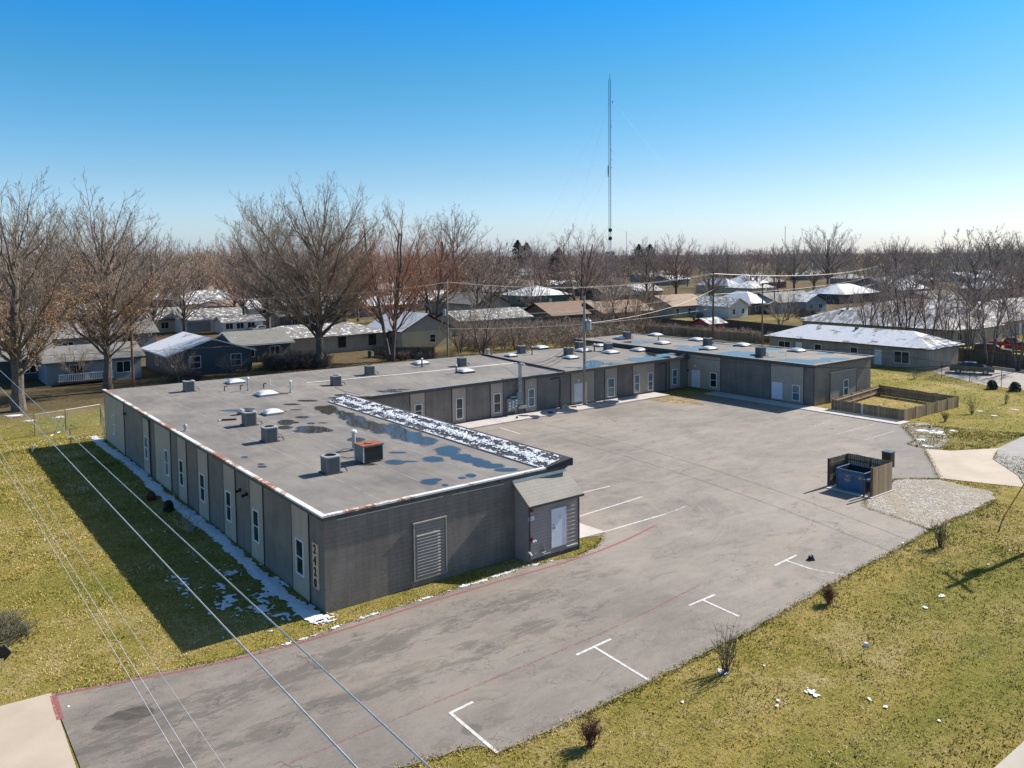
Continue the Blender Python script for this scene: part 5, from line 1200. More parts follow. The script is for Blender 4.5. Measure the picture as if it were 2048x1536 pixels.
house((1062, 613), 15, 14, 2.9, 2.7, 'hip', 'roof_patch', 'wall_green', 'green walled house with a broad pyramid roof partly white', 'x', ov=.9, wins=[('y', .2, .9, 1.2, 1.4), ('y', .5, 0, 1.0, 2.1, 'door'), ('x', .4, .9, 1.4, 1.2)])
house((1105, 658), 15, 10.5, 2.5, 2.4, 'gable', 'roof_brown', 'wall_dark', 'house with a plain mid brown roof and three roof vents left of the tan pole', 'x', vents=3)
house((1206, 652), 15, 10, 2.5, 2.2, 'gable', 'roof_tan', 'wall_dark', 'brown roofed house mostly hidden by the bare trees right of the tan pole', 'x')
hh1 = house((1346, 637), 12.8, 11, 2.6, 2.4, 'gable', 'roof_tan', 'wall_grey', 'grey sided house with a tan brown roof, back steps and a row of roof vents', 'x', wins=[('y', .12, .7, 1.0, 1.5), ('y', .45, .7, .9, 1.5), ('y', .66, .3, .95, 2.0, 'door'), ('y', .88, .9, .9, 1.3)], vents=4)
b = MB()
for i in range(5): b.box(8.0 + .35 * i, 8.35 + .35 * i, -1.6, -.5, 0, 1.0 - .2 * i)
b.build('steps', M['fence_old'], hh1, False)
house((1457, 637), 7.2, 11, 2.6, 1.9, 'gable', 'roof_speck', 'wall_white', 'pale blue white house with a low gable and two dark windows', 'y', wins=[('y', .27, .9, .8, 1.1), ('y', .74, .9, .8, 1.1)])
house((1502, 630), 9, 12, 2.6, 2.7, 'hip', 'roof_snow', 'wall_dark', 'brown brick house with a steep white pyramid roof right of the pale blue gable', 'y')
house((1456, 588), 8, 15, 2.8, 2.6, 'hip', 'roof_snow', 'wall_cream', 'cream house with blue grey garage door and half white half tan roof', 'y', wins=[('y', .55, 0, 5.2, 2.3, 'bluedoor')])
house((1499, 583), 12, 13, 3.0, 3.2, 'hip', 'roof_snow', 'brick_red', 'dark brick house with a tall white hipped roof beside the cream garage house', 'x')
house((1556, 628), 18, 10, 2.6, 2.2, 'gable', 'roof_grey', 'wall_greyblue', 'dark grey green ranch house left of the big twin trunked tree', 'x')
house((1612, 626), 9, 9, 2.6, 1.8, 'gable', 'roof_half', 'wall_greyblue', 'small gabled wing with a snowy roof at the end of the grey green ranch house', 'y')
house((1690, 608), 20, 13, 2.6, 2.6, 'hip', 'roof_snow', 'wall_dark', 'wide house with a white roof right of the big twin trunked tree', 'x')
house((1800, 598), 18, 12, 2.6, 2.6, 'gable', 'roof_snow', 'wall_grey', 'low white roofed house behind the row of trees above the duplex', 'x')
dpx = house((1858, 740), 8, 23.4, 2.55, 1.7, 'hip', 'roof_duplex', 'brick_tan', 'long tan brick duplex with white hipped roof behind the chain link fence', 'y', ov=.6,
    wins=[('x', .15, .55, 1.9, 1.45), ('x', .285, .05, 1.0, 2.05, 'door'), ('x', .43, .6, .95, 1.4), ('x', .66, .6, .95, 1.4), ('x', .79, .05, 1.0, 2.05, 'door'), ('x', .89, .55, 1.9, 1.45)], vents=1)
AG = 'long duplex buildings with streaky snow on grey roofs'
for k, (a_, W_, D_, wm, l) in enumerate((((1906, 694), 8, 26, 'brick_tan', 'long duplex with a tan hip end and speckled roof, directly behind the white roofed duplex'), ((1944, 691), 11, 30, 'brick_grey', 'long duplex with one white framed window, behind the maroon suv'), ((1996, 676), 13, 32, 'brick_grey', 'long duplex with reddish brick and a blue door behind the red pickup'), ((2052, 660), 14, 34, 'brick_tan', 'rearmost long duplex with a snowy roof, cut by the right edge'))):
    house(a_, W_, D_, 2.5, 2.0, 'hip', 'roof_streak', wm, l, 'y', group=AG, vents=3, wins=[('y', .25, .9, 1.4, 1.3), ('y', .7, .1, 1.0, 2.0, 'door')] if k != 1 else [('y', .35, .9, 1.6, 1.2)])
# houses behind the left trees
hh = house((95, 772), 10.5, 9, 2.6, 1.5, 'gable', 'roof_grey', 'wall_greyblue', 'grey blue house with a white porch railing behind the leftmost big trees', 'x', wins=[('y', .8, .9, 1.6, 1.3), ('y', .3, .9, 1.4, 1.3)])
b = MB()
for i in range(30): b.box(1 + i * .2, 1.08 + i * .2, -1.55, -1.5, .5, 1.3)
b.box(1, 7, -1.57, -1.48, 1.3, 1.38); b.build('railing', M['white_paint'], hh, False); b = MB(); b.box(.9, 7.1, -1.6, 0, .3, .5); b.build('porch', M['fence_grey'], hh, False)
b = MB(); p_ = G(163, 765); b.tube([(p_.x, p_.y, 0), (p_.x, p_.y, 1.25)], 1.05, 20); tag(b.build('water_tank', simple('tank_dark', (.10, .09, .075), .7)), 'round dark tank on the leafy ground between the two leftmost big trees', 'tank')
house((-60, 770), 9, 9, 2.6, 1.8, 'gable', 'roof_grey', 'wall_blue', 'dark blue house cut by the left edge, behind the leftmost tree', 'x')
for a_, W_, D_, rm, wm, l in (((-10, 722), 14, 10, 'roof_speck', 'wall_grey', 'white roofed house behind the trunk of the leftmost big tree'), ((110, 712), 15, 10, 'roof_grey', 'wall_grey', 'grey roofed house seen through the branches between the two left trees'), ((225, 672), 14, 10, 'roof_speck', 'wall_cream', 'small cream house seen through branches left of the white garage house'), ((60, 655), 16, 10, 'roof_half', 'wall_white', 'far white roofed house low behind the leftmost crown'), ((240, 620), 15, 10, 'roof_half', 'brick_red', 'reddish brick house behind the second tree crown'),
    ((560, 660), 13, 10, 'roof_grey', 'wall_dark', 'dark house with pale trim behind the bungalow'), ((735, 634), 14, 10, 'roof_snow', 'wall_grey', 'snowy roofed grey house above the cream house'), ((835, 618), 13, 10, 'roof_snow', 'wall_white', 'white roofed house left of the crossarm of the transformer pole'), ((500, 640), 12, 10, 'roof_snow', 'wall_white', 'white house behind the left part of the bungalow'), ((640, 618), 13, 10, 'roof_half', 'wall_grey', 'far grey house behind the crown of the big central tree'),
    ((1005, 580), 18, 12, 'roof_tan', 'brick_red', 'reddish hip roofed house behind the green walled house, left one'), ((1052, 586), 16, 12, 'roof_brown', 'wall_cream', 'house with a low brown hip roof directly behind the green pyramid roof'), ((1040, 551), 26, 14, 'roof_snow', 'wall_greyblue', 'far blue grey house with a white roof near the conifers'), ((1216, 610), 13, 10, 'roof_grey', 'wall_dark', 'grey roofed house half hidden right of the purple brown tree'), ((1275, 600), 12, 10, 'roof_half', 'wall_grey', 'house hidden behind the brushy trees left of the tan roofed house')):
    house(a_, W_, D_, 2.6, 2.1, 'gable' if D_ == 10 else 'hip', rm, wm, l, 'x')
for k_, (x_, y_, c_, kd_, l_) in enumerate(((520, 664, (.30, .31, .33), 'sedan', 'silver car in the yard right of the white porch wing'), (438, 640, (.02, .05, .12), 'suv', 'blue suv parked behind the white garage house'), (1180, 618, (.4, .4, .38), 'sedan', 'pale car between the trees right of the purplish tree'), (1545, 590, (.5, .5, .5), 'suv', 'white suv beyond the dark brick house'), (1760, 612, (.08, .08, .09), 'sedan', 'dark car by the white roofed house behind the row of trees'), (880, 640, (.25, .03, .03), 'sedan', 'red car behind the transformer pole'))):
    car(x_, y_, R(15 + 40 * k_), l_, paint('far_car_paint', c_), kd_)
for k_, (x_, y_, l_) in enumerate(((1388, 640, 'green bin by the back steps of the tan roofed house'), (740, 716, 'green bin at the corner of the pinkish bungalow'), (500, 740, 'green bin beside the dark blue garage wing'))):
    p_ = G(x_, y_); b = MB(); b.tube([(p_.x, p_.y, 0), (p_.x, p_.y, 1.0), (p_.x, p_.y, 1.08)], [.28, .34, .3], 8); tag(b.build('rubbish_bin', simple('bin_green', (.03, .07, .045))), l_, 'bin')
# sheds and small structures
t = house((1418, 668), 4.5, 4, 1.7, 1.0, 'gable', 'roof_half', 'roof_red', 'small dark red garden shed with grey snowy roof beside the reddish brown pole', 'x', cat='shed', name='garden_shed', wins=[])
rnd = random.Random(5)
placed = []
fill_n = 0
for _ in range(900):
    if fill_n >= 56: break
    px, d = rnd.uniform(-60, 2110), rnd.uniform(190, 520)
    r_ = ray(px, hz(px)); v = Vector((r_.x, r_.y)); v = v / v.length * d; p = Vector((C_.x + v.x, C_.y + v.y, 0))
    if d < 260 and 900 < px < 1800: continue
    if any((p - o).length < 26 for o in placed): continue
    placed.append(p); fill_n += 1
    rt_, rm_ = rnd.choice(('gable', 'hip')), rnd.choice(('roof_snow', 'roof_half', 'roof_half', 'roof_speck', 'roof_grey', 'roof_tan')); wm_ = rnd.choice(('wall_cream', 'wall_grey', 'wall_white', 'brick_red', 'wall_dark'))
    house(None, rnd.uniform(13, 18), rnd.uniform(10, 12), 2.6, rnd.uniform(1.7, 2.3), rt_, rm_, wm_,
          'far %s house with a %s %s roof, %s' % ({'wall_cream': 'cream', 'wall_grey': 'grey', 'wall_white': 'white', 'brick_red': 'red brick', 'wall_dark': 'dark'}[wm_], {'roof_snow': 'snow white', 'roof_half': 'half snowy', 'roof_speck': 'snow speckled', 'roof_grey': 'bare grey', 'roof_tan': 'bare tan'}[rm_], rt_, 'on the left side' if px < 700 else 'near the mast' if px < 1350 else 'on the right side'), 'x', wins=[], group='far houses toward the horizon', loc=p)
# ------------------------------------------------------------------ trees
def tree_mesh(seed, H, cr, limbs=24, sp2=.8, sp3=.45, tws=3, r0=.35, tw=.016, tsides=6, multi=1, leaves=0, lowest=.2, wid=1.0, top=.62, low=-.45, split=.62):
    rnd = random.Random(seed); T, Cn, Lf = MB(), MB(), MB(); g = rnd.gauss
    cz = H * (1 + lowest * 1.1) / 2; ch = H - cz
    def rot(d, ang, az):
        a = d.cross(Vector((0, 0, 1)) if abs(d.z) < .95 else Vector((1, 0, 0))).normalized(); b = d.cross(a)
        return (d * math.cos(ang) + (a * math.cos(az) + b * math.sin(az)) * math.sin(ang)).normalized()
    def at(pts, rs, t):
        k = t * (len(pts) - 1); i = min(int(k), len(pts) - 2); f = k - i; return pts[i].lerp(pts[i + 1], f), (pts[i + 1] - pts[i]).normalized(), rs[i] * (1 - f) + rs[i + 1] * f
    def grow(p, d, L, r, n, up, wig, end=.25):
        pts = [p]; rs = [r]
        for i in range(n):
            d = (d + Vector((g(0, wig), g(0, wig), g(0, wig) + up / n))).normalized(); p = p + d * (L / n); pts.append(p); rs.append(max(tw * .6, r * (1 - (1 - end) * (i + 1) / n)))
        return pts, rs
    trunks = []
    for mi in range(multi):
        if multi == 1: a0 = 0; bx = Vector((0, 0, -.3)); lean = 0
        else: a0 = 6.28 * mi / multi + .6; bx = Vector((.22 * math.cos(a0), .22 * math.sin(a0), -.2)); lean = .18 * cr
        hs_ = H * (split if multi == 1 else .8); pts = [bx]
        for k in range(1, 9):
            f = k / 8; pts.append(Vector((bx.x + math.cos(a0) * lean * f * 2.2 + g(0, .09) * f * 2, bx.y + math.sin(a0) * lean * f * 2.2 + g(0, .09) * f * 2, hs_ * f)))
        rr_ = [r0 * (1.25 if k == 0 else 1 - .62 * k / 8) / (multi ** .35) for k in range(9)]; trunks.append((pts, rr_)); T.tube(pts, rr_, tsides, caps=False)
    for i in range(limbs):
        u = (i + .5) / limbs; z_ = low + (1 - low) * u ** .85; az = i * 2.39996 + g(0, .2); h_ = math.sqrt(max(0, 1 - z_ * z_)) if z_ > 0 else math.sqrt(1 - z_ * z_) * (1 + z_ * .25)
        k = rnd.uniform(.82, 1.04) * (1 + .12 * math.sin(az * 2 + seed)); tgt = Vector((math.cos(az) * h_ * cr * k * wid, math.sin(az) * h_ * cr * k * wid, cz + z_ * ch * rnd.uniform(.9, 1.02)))
        pts, rs = min(trunks, key=lambda q: (q[0][-1].xy - tgt.xy).length + rnd.random()) if multi > 1 else trunks[0]
        hd = tgt.xy.length; s_ = max(lowest * .8 + .02, min(.97, (tgt.z - hd * rnd.uniform(.75, 1.3) - .08 * H) / pts[-1].z)); s_ = max(s_, rnd.uniform(.12, .3) + lowest * .6)
        s_ = min(s_, .98); p, d, r = at(pts, rs, s_); D = tgt - p; L = D.length
        c1 = p + Vector((D.x, D.y, 0)) * .42 + Vector((0, 0, D.z * .30 + .05 * L)); lp = []
        n = 8
        for q in range(n + 1):
            f = q / n; w = f * (1 - f) * L * .05; lp.append(p * (1 - f) ** 2 + c1 * 2 * f * (1 - f) + tgt * f * f + Vector((g(0, w), g(0, w), g(0, w))))
        rb = min(r * .62, .012 * L + .02); lr = [max(tw * .8, rb * (1 - .88 * (q / n) ** .9)) for q in range(n + 1)]; T.tube(lp, lr, 5, caps=False)
        n2 = max(4, int(L / sp2))
        for k2 in range(n2):
            t2 = .16 + .84 * (k2 + rnd.random()) / n2; p2, d2, r2 = at(lp, lr, min(t2, .99)); L2 = (L * .42 * (1.12 - .75 * t2) + .5) * rnd.uniform(.6, 1.15)
            cp_, cr2 = grow(p2, rot(d2, rnd.uniform(.35, .8), rnd.uniform(0, 6.28)), L2, max(r2 * .55, tw * 1.5), 5, .55, .10, .2); Cn.tube(cp_, cr2, 4 if r2 > .05 else 3, caps=False)
            n3 = max(3, int(L2 / sp3))
            for k3 in range(n3):
                t3 = .12 + .88 * (k3 + rnd.random()) / n3; p3, d3, r3 = at(cp_, cr2, min(t3, .99)); L3 = (L2 * .32 * (1.1 - .6 * t3) + .45) * rnd.uniform(.6, 1.2)
                dp, dr = grow(p3, rot(d3, rnd.uniform(.35, .75), rnd.uniform(0, 6.28)), L3, max(r3 * .6, tw), 3, .4, .12, .4); Cn.tube(dp, dr, 3, caps=False)
                for _ in range(tws):
                    p4, d4, r4 = at(dp, dr, rnd.uniform(.15, .98)); L4 = L3 * rnd.uniform(.35, .75); ep, er = grow(p4, rot(d4, rnd.uniform(.3, .75), rnd.uniform(0, 6.28)), L4, tw * .75, 2, .25, .12, .6); Cn.tube(ep, er, 3, caps=False)
                    if leaves and tgt.z < H * leaves and rnd.random() < .8:
                        for _k in range(3):
                            c = ep[-1] + Vector((g(0, .12), g(0, .12), g(0, .12))); a_ = Vector((g(0, 1), g(0, 1), g(0, 1))).normalized() * .085; b_ = a_.orthogonal().normalized() * .06
                            Lf.face([c - a_, c + b_, c + a_, c - b_])
    return T, Cn, Lf
def mk_tree(name, seed, label, tm, bark, group=None, **kw):
    T, Cn, Lf = tree_mesh(seed, **kw); t = thing(name, label, 'tree', (0, 0, 0), 0, group)
    T.build('trunk', M[bark], t, False); Cn.build('crown', M[tm], t, False)
    if Lf.f: Lf.build('leaves', M['leaf_rust'], t, False)
    t['H'] = kw['H']; return t
def th(px, by, ty):
    return (by - ty) / ((by - hz(px)) / 15)
def put(t, px, by, ty=None, rz_=0, wide=1.0):
    p = G(px, by); s_ = 1.0 if ty is None else th(px, by, ty) / t['H']; t.location = (p.x, p.y, 0); t.rotation_euler = (0, 0, rz_); t.scale = (s_ * wide, s_ * wide, s_); return t
t1 = mk_tree('bare_tree', 11, 'huge bare tree at the left edge with thick grey trunk and rusty low leaves', 'twig_brown', 'bark', H=23.5, cr=8, limbs=34, r0=.62, leaves=.6, lowest=.16, tsides=10, low=-.9); put(t1, 38, 822, 352)
t2 = mk_tree('bare_tree', 22, 'tall bare oak left of the dark brown pole with rusty low leaves', 'twig_brown', 'bark', H=24, cr=8, limbs=36, r0=.5, leaves=.6, lowest=.2, tsides=10, low=-.9, wid=1.0); put(t2, 216, 783, 378)
t3 = mk_tree('bare_tree', 33, 'large round crowned bare tree in front of the pinkish bungalow, left of centre', 'twig_brown', 'bark_dark', H=25, cr=10.5, limbs=40, r0=.55, lowest=.2, tsides=10, low=-.7); put(t3, 640, 735, 366)
t4 = mk_tree('bare_tree', 44, 'bare tree with reddish twigs and low forked trunk in front of the cream house', 'twig_red', 'bark_dark', H=22, cr=7.6, limbs=34, r0=.42, lowest=.14, tsides=8, multi=3, low=-.5); put(t4, 783, 722, 404)
t5 = mk_tree('bare_tree', 55, 'bare tree with a broad crown behind and left of the big central tree', 'twig_brown', 'bark', H=24, cr=9, limbs=26, r0=.45, tw=.02, sp2=.9, sp3=.55, lowest=.2); put(t5, 538, 690, 392)
t6 = mk_tree('bare_tree', 66, 'pale fan shaped bare crown rising behind the red twigged tree', 'twig_grey', 'bark', H=22, cr=8, limbs=22, r0=.4, tw=.03, sp2=1.1, sp3=.8, tws=2, lowest=.3, low=-.2); put(t6, 908, 596, 416)
t7 = mk_tree('bare_tree', 77, 'broad bare tree with dark split trunk left of the radio mast foot', 'twig_purple', 'bark_dark', H=22, cr=9.5, limbs=28, r0=.45, tw=.024, sp2=.9, sp3=.6, lowest=.15, multi=3, low=-.4); put(t7, 1160, 640, 452)
t8 = mk_tree('bare_tree', 88, 'bare tree with tangled crown and black trunk behind the tan roofed house', 'twig_purple', 'bark_dark', H=20, cr=9, limbs=24, r0=.5, tw=.03, sp2=1.0, sp3=.7, lowest=.2); put(t8, 1352, 600, 470)
t9 = mk_tree('bare_tree', 99, 'tall twin trunked bare tree above the left duplex roofs, highest on the right', 'twig_grey', 'bark_dark', H=24, cr=10, limbs=24, r0=.5, tw=.03, sp2=1.1, sp3=.8, lowest=.3, multi=2, low=-.2); put(t9, 1655, 600, 449)
def cp(src, px, by, ty, label, tw=None, rz_=1.0, wide=1.0, group=None):
    c = dup(src, label=label, mats={'crown': M[tw]} if tw else None); 
    if group: c['group'] = group
    elif 'group' in c: del c['group']
    return put(c, px, by, ty, rz_, wide)
cp(t8, 1588, 585, 478, 'bare tree between the pale blue house and the twin trunked tree', 'twig_grey', 2.1)
cp(t9, 1985, 598, 459, 'large bare tree near the right edge with a wide airy crown', 'twig_grey', 2.6, 1.1); cp(t8, 2042, 590, 465, 'bare tree cut by the right edge beside the wide airy crown', 'twig_grey', .3)
cp(t8, 1790, 583, 474, 'bare tree with rounded crown above the duplex, between the two tallest right crowns', 'twig_purple', 4.0); cp(t6, 1835, 580, 490, 'smaller bare tree right of the rounded crown above the duplex', 'twig_purple', 1.5)
cp(t8, 1455, 578, 484, 'thin bare tree right of the tan roofed house', 'twig_grey', 3.1, .8); cp(t6, 1425, 575, 488, 'slim bare tree touching the double crossarm pole', 'twig_purple', .3, .7)
cp(t6, 1070, 590, 476, 'grey bare tree right of the dark conifer', 'twig_purple', 2.3); cp(t8, 1000, 600, 478, 'bare tree with purplish crown left of the dark conifer', 'twig_purple', 5.0); cp(t6, 960, 590, 500, 'low bare tree beside the pale fan shaped crown', 'twig_tan', 3.0)
cp(t5, 95, 700, 400, 'bare tree filling the gap between the two leftmost big trees', 'twig_brown', 2.0); cp(t5, 310, 690, 462, 'bare tree right of the tall oak above the dark blue house', 'twig_brown', 4.1, .9); cp(t5, 470, 640, 470, 'bare tree above the white garage house', 'twig_tan', .7); cp(t8, 690, 650, 450, 'bare tree with tan twigs behind the right side of the big central crown', 'twig_tan', 1.1)
cp(t4, 870, 660, 440, 'second reddish twigged tree just left of the transformer pole', 'twig_red', 2.0, 1.1); cp(t8, 400, 610, 480, 'bare tree behind the grey blue house on the left', 'twig_tan', 2.2)
# medium multi stem trees behind the long duplex
m1 = mk_tree('bare_tree', 101, 'multi stemmed bare tree behind the middle of the white duplex roof, tallest of its row', 'twig_purple', 'bark_dark', H=13, cr=4.8, limbs=18, r0=.24, tw=.016, sp2=.7, sp3=.5, tws=2, lowest=.3, multi=4, low=-.2); put(m1, 1815, 705, 530)
RG = 'dark multi stemmed trees in the row behind the duplex'
m1['group'] = RG
for k, (x, by, ty, w_, l) in enumerate(((1735, 688, 560, .9, 'leftmost multi stemmed tree of the row behind the duplex'), (1765, 690, 575, .9, 'multi stemmed tree second from the left behind the duplex'), (1793, 697, 580, .8, 'slender multi stemmed tree just left of the tallest one behind the duplex'), (1858, 705, 545, .9, 'multi stemmed tree just right of the tallest one behind the duplex'), (1893, 716, 570, .8, 'tree above the duplex end wall, left of the parked sedan'), (1935, 726, 560, .9, 'tree rising directly behind the parked dark sedan'), (1978, 735, 560, 1.0, 'forked tree in front of the maroon suv'), (2036, 742, 570, .9, 'forked tree at the right edge in front of the red pickup'))):
    cp(m1, x, by, ty, l, None, 1.1 * k + .4, w_, RG)
# small trees in the yards and the brush hedge
y1 = mk_tree('bare_tree', 120, 'low tangled bare tree over the brush hedge right of the transformer pole', 'twig_brown', 'bark_dark', H=8, cr=4.4, limbs=16, r0=.16, tw=.014, sp2=.5, sp3=.4, tws=2, lowest=.1, multi=3); put(y1, 965, 708, 588)
for k, (x, by, ty, tw_, l) in enumerate(((920, 706, 615, 'twig_brown', 'low bare tree nearest the transformer pole over the brush hedge'), (1030, 700, 625, 'twig_brown', 'low bare tree in the middle of the brush hedge'), (1245, 668, 560, 'twig_tan', 'brushy tan tree between the brown roofs, left one'), (1285, 662, 556, 'twig_tan', 'brushy tan tree beside the tan roofed house, right one'), (1215, 665, 585, 'twig_brown', 'brushy low tree right behind the east wing roof'), (1560, 655, 590, 'twig_grey', 'small bare tree in the yard of the pale blue house, left one'), (1575, 640, 575, 'twig_grey', 'small bare tree in the yard of the pale blue house, right one'), (460, 752, 705, 'twig_brown', 'small bush like tree at the corner of the dark blue house'), (360, 768, 690, 'twig_brown', 'low bare tree in front of the dark blue house'), (150, 768, 690, 'twig_tan', 'low bare tree beside the round dark tank'), (1700, 650, 580, 'twig_purple', 'low bare tree behind the left end of the duplex'))):
    cp(y1, x, by, ty, l, tw_, k * .9)
def brush(name, label, poly, n, h, mats, seed, cat='bush', stuff=False, dens=5, tw=.012):
    rnd = random.Random(seed); b = MB(); xs = [p[0] for p in poly]; ys = [p[1] for p in poly]; k = 0
    while k < n:
        x, y = rnd.uniform(min(xs), max(xs)), rnd.uniform(min(ys), max(ys))
        if not inpoly(x, y, poly): continue
        k += 1; hh_ = h * rnd.uniform(.6, 1.15)
        for i in range(dens):
            a_ = rnd.uniform(0, 6.28); l_ = rnd.uniform(.2, .7) * hh_; p = Vector((x, y, 0)); pts = [p]
            for j in range(4): p = p + Vector((math.cos(a_) * l_ / 4 + rnd.gauss(0, .1), math.sin(a_) * l_ / 4 + rnd.gauss(0, .1), hh_ / 4 * rnd.uniform(.6, 1.2) * (1 if j < 3 else .2))); pts.append(p)
            b.tube(pts, [tw * 1.6, tw * 1.4, tw * 1.2, tw, tw * .7], 3, caps=False)
            for j in (1, 2, 3):
                for _ in range(3):
                    q_ = pts[j] + Vector((rnd.gauss(0, .35), rnd.gauss(0, .35), rnd.uniform(0, .6))) * min(1, hh_ / 2); b.tube([pts[j], (pts[j] + q_) / 2 + Vector((rnd.gauss(0, .05),) * 3), q_], tw * .8, 3, caps=False)
    o = b.build(name, mats); tag(o, label, cat)
    if stuff: o['kind'] = 'stuff'
    return o
hp = gg((915, 706), (1180, 694), (1300, 668), (1300, 655), (1180, 655), (930, 675))
brush('brush_hedge', 'dense tangled brown brush behind the middle section of the flat roof', hp, 560, 3.0, M['twig_brown'], 1, 'brush', True, 5, .022)
brush('brush_hedge', 'vines and brush along the old fence behind the east wing', gg((1300, 668), (1560, 690), (1560, 682), (1300, 658)), 260, 1.8, M['twig_brown'], 2, 'brush', True, 5, .02)
brush('dark_bush', 'mass of dark bare bushes in front of the pinkish bungalow', gg((530, 742), (660, 738), (650, 722), (530, 728)), 150, 2.0, M['bark_dark'], 3, 'bush', False, 6, .016)
brush('dark_bush', 'dark twiggy bushes in front of the dark blue house', gg((340, 766), (400, 763), (395, 752), (335, 757)), 50, 1.5, M['bark_dark'], 4, 'bush', False, 6, .014)
brush('brush_pile', 'dark brush pile at the foot of the reddish twigged tree', gg((775, 722), (870, 722), (850, 708), (770, 708)), 90, 1.3, M['bark_dark'], 5, 'brush', False, 6, .016)
brush('yard_hedge', 'dark low hedge in the yard left of the duplex', gg((1590, 636), (1630, 640), (1635, 628), (1590, 626)), 60, 1.2, M['bark_dark'], 6, 'hedge', False, 6, .03)
brush('leaning_branches', 'pale bare sticks heaped on the shaded snow beside the building', gg((370, 1075), (400, 1072), (405, 1055), (375, 1058)), 6, 1.1, M['twig_pale'], 9, 'branches', False, 2, .012)
# conifers
def conifer(px, by, ty, mat, label, seed, w_=.3, group=None):
    H = th(px, by, ty); rnd = random.Random(seed); p = G(px, by); t = thing('conifer', label, 'tree', (p.x, p.y, 0), 0, group); b = MB(); b.tube([(0, 0, 0), (0, 0, H * .95)], [.3, .05], 6); b.build('trunk', M['bark_dark'], t, False); b = MB()
    for i in range(2600):
        s_ = rnd.random() ** .8; z = H * (.12 + .88 * s_); rr_ = H * w_ * (1 - s_) ** .75 * (rnd.random() ** .45) * (1 + .25 * math.sin(i * .01 + z * 3)); a_ = rnd.uniform(0, 6.28); c = Vector((rr_ * math.cos(a_), rr_ * math.sin(a_), z + rnd.gauss(0, .2))); u = Vector((math.cos(a_), math.sin(a_), rnd.uniform(-.5, .3))).normalized() * H * .032; v = Vector((-u.y, u.x, rnd.gauss(0, .2))) * .45
        b.face([c - u, c + v, c + u, c - v])
    b.build('crown', M[mat], t, False)
conifer(1036, 560, 481, 'needle', 'dark green spruce left of the radio mast among bare trees', 1, .42); conifer(1054, 558, 486, 'needle', 'second dark green conifer right beside the dark spruce', 2, .5)
conifer(1118, 592, 497, 'needle_olive', 'dull olive evergreen in front of the big purplish tree', 3, .5); conifer(1278, 552, 489, 'needle', 'dark pine right of the radio mast, left of its pair', 4, .5); conifer(1300, 550, 489, 'needle', 'dark pine right of the radio mast, right of its pair', 5, .55)
# scattered background trees
rnd = random.Random(77)
v = [mk_tree('background_tree', 200 + i, 'bare winter tree standing among the far rooftops', tw_, 'bark_dark', 'bare trees scattered over the neighbourhood', H=16, cr=cr_ * 1.12, limbs=18, sp2=1.2, sp3=1.0, tws=2, r0=.3, tw=.035, lowest=.2) for i, (tw_, cr_, u_) in enumerate((('twig_brown', 5.5, .7), ('twig_purple', 6.2, .6), ('twig_tan', 5.6, .8), ('twig_grey', 6.4, .7), ('twig_red', 5.2, .8)))]
pts_ = []
first = set()
cnt = 0
for _ in range(3000):
    if cnt >= 235: break
    px = rnd.uniform(-80, 2140); d = 165 + 420 * rnd.random() ** 1.15
    r_ = ray(px, hz(px)); w2 = Vector((r_.x, r_.y)); w2 = w2 / w2.length * d; p = Vector((C_.x + w2.x, C_.y + w2.y, 0))
    if any((p - o).length < 9 for o in pts_) or any(-2 < p.x - o.x < 19 and -2 < p.y - o.y < 13 for o in placed): continue
    if d < 240 and 1280 < px < 1700: continue
    pts_.append(p); cnt += 1
    k = rnd.choice((0, 1, 2, 3, 4)) if px < 950 else rnd.choice((0, 1, 1, 3, 3))
    lim = 1.1 if px < 480 else .8
    if k in first: c = dup(v[k])
    else: c = v[k]; first.add(k)
    s_ = rnd.uniform(.75, 1.15) * (1.15 if px < 500 else .9 if 1300 < px < 1500 or 1860 < px < 1930 else 1.0)
    zone = 'above the left lawn and building' if px < 500 else 'left of the radio mast' if px < 1150 else 'between the mast and the duplex' if px < 1600 else 'behind the duplex at the right'
    c['label'] = '%s bare tree %s, %s' % (('brownish', 'purplish', 'tan', 'greyish', 'reddish')[k], 'in the nearer back gardens' if d < 260 else 'among the middle rooftops' if d < 400 else 'near the horizon', zone)
    c.location = p; c.rotation_euler = (0, 0, rnd.uniform(0, 6.28)); c.scale = (s_, s_, s_ * rnd.uniform(.85, 1.1))
for k in range(5):
    if k not in first: v[k].location = (150, 300, 0)
# far wood band: one mass of trees to the horizon
def wood_band(d0, d1, n, h, seed, mat, label, p0=-200, p1=2250, step=26, wt=.13):
    rnd = random.Random(seed); b = MB()
    for i in range(n):
        px = rnd.uniform(p0, p1); d = rnd.uniform(d0, d1); r_ = ray(px, hz(px)); w2 = Vector((r_.x, r_.y)); w2 = w2 / w2.length * d; x, y = C_.x + w2.x, C_.y + w2.y; H = h * rnd.uniform(.75, 1.2); cr_ = H * .38
        b.tube([(x, y, 0), (x, y, H * .6)], [.4, .2], 3, caps=False)
        for j in range(step):
            a_, e = rnd.uniform(0, 6.28), rnd.random(); s0 = Vector((x, y, H * rnd.uniform(.15, .5))); tip = Vector((x + math.cos(a_) * cr_ * math.sqrt(e), y + math.sin(a_) * cr_ * math.sqrt(e), H * (.45 + .55 * rnd.random() * (1 - e * .45)))); mid = (s0 + tip) / 2 + Vector((math.cos(a_), math.sin(a_), 0)) * .8
            b.tube([s0, mid, tip], [wt * 1.3, wt, wt * .5], 3, caps=False)
            for _ in range(3): b.tube([mid.lerp(tip, rnd.random()), tip + Vector((rnd.gauss(0, 1.2), rnd.gauss(0, 1.2), rnd.gauss(0, .9)))], wt * .5, 3, caps=False)
    o = b.build('far_woods', M[mat]); tag(o, label, 'woods'); o['kind'] = 'stuff'
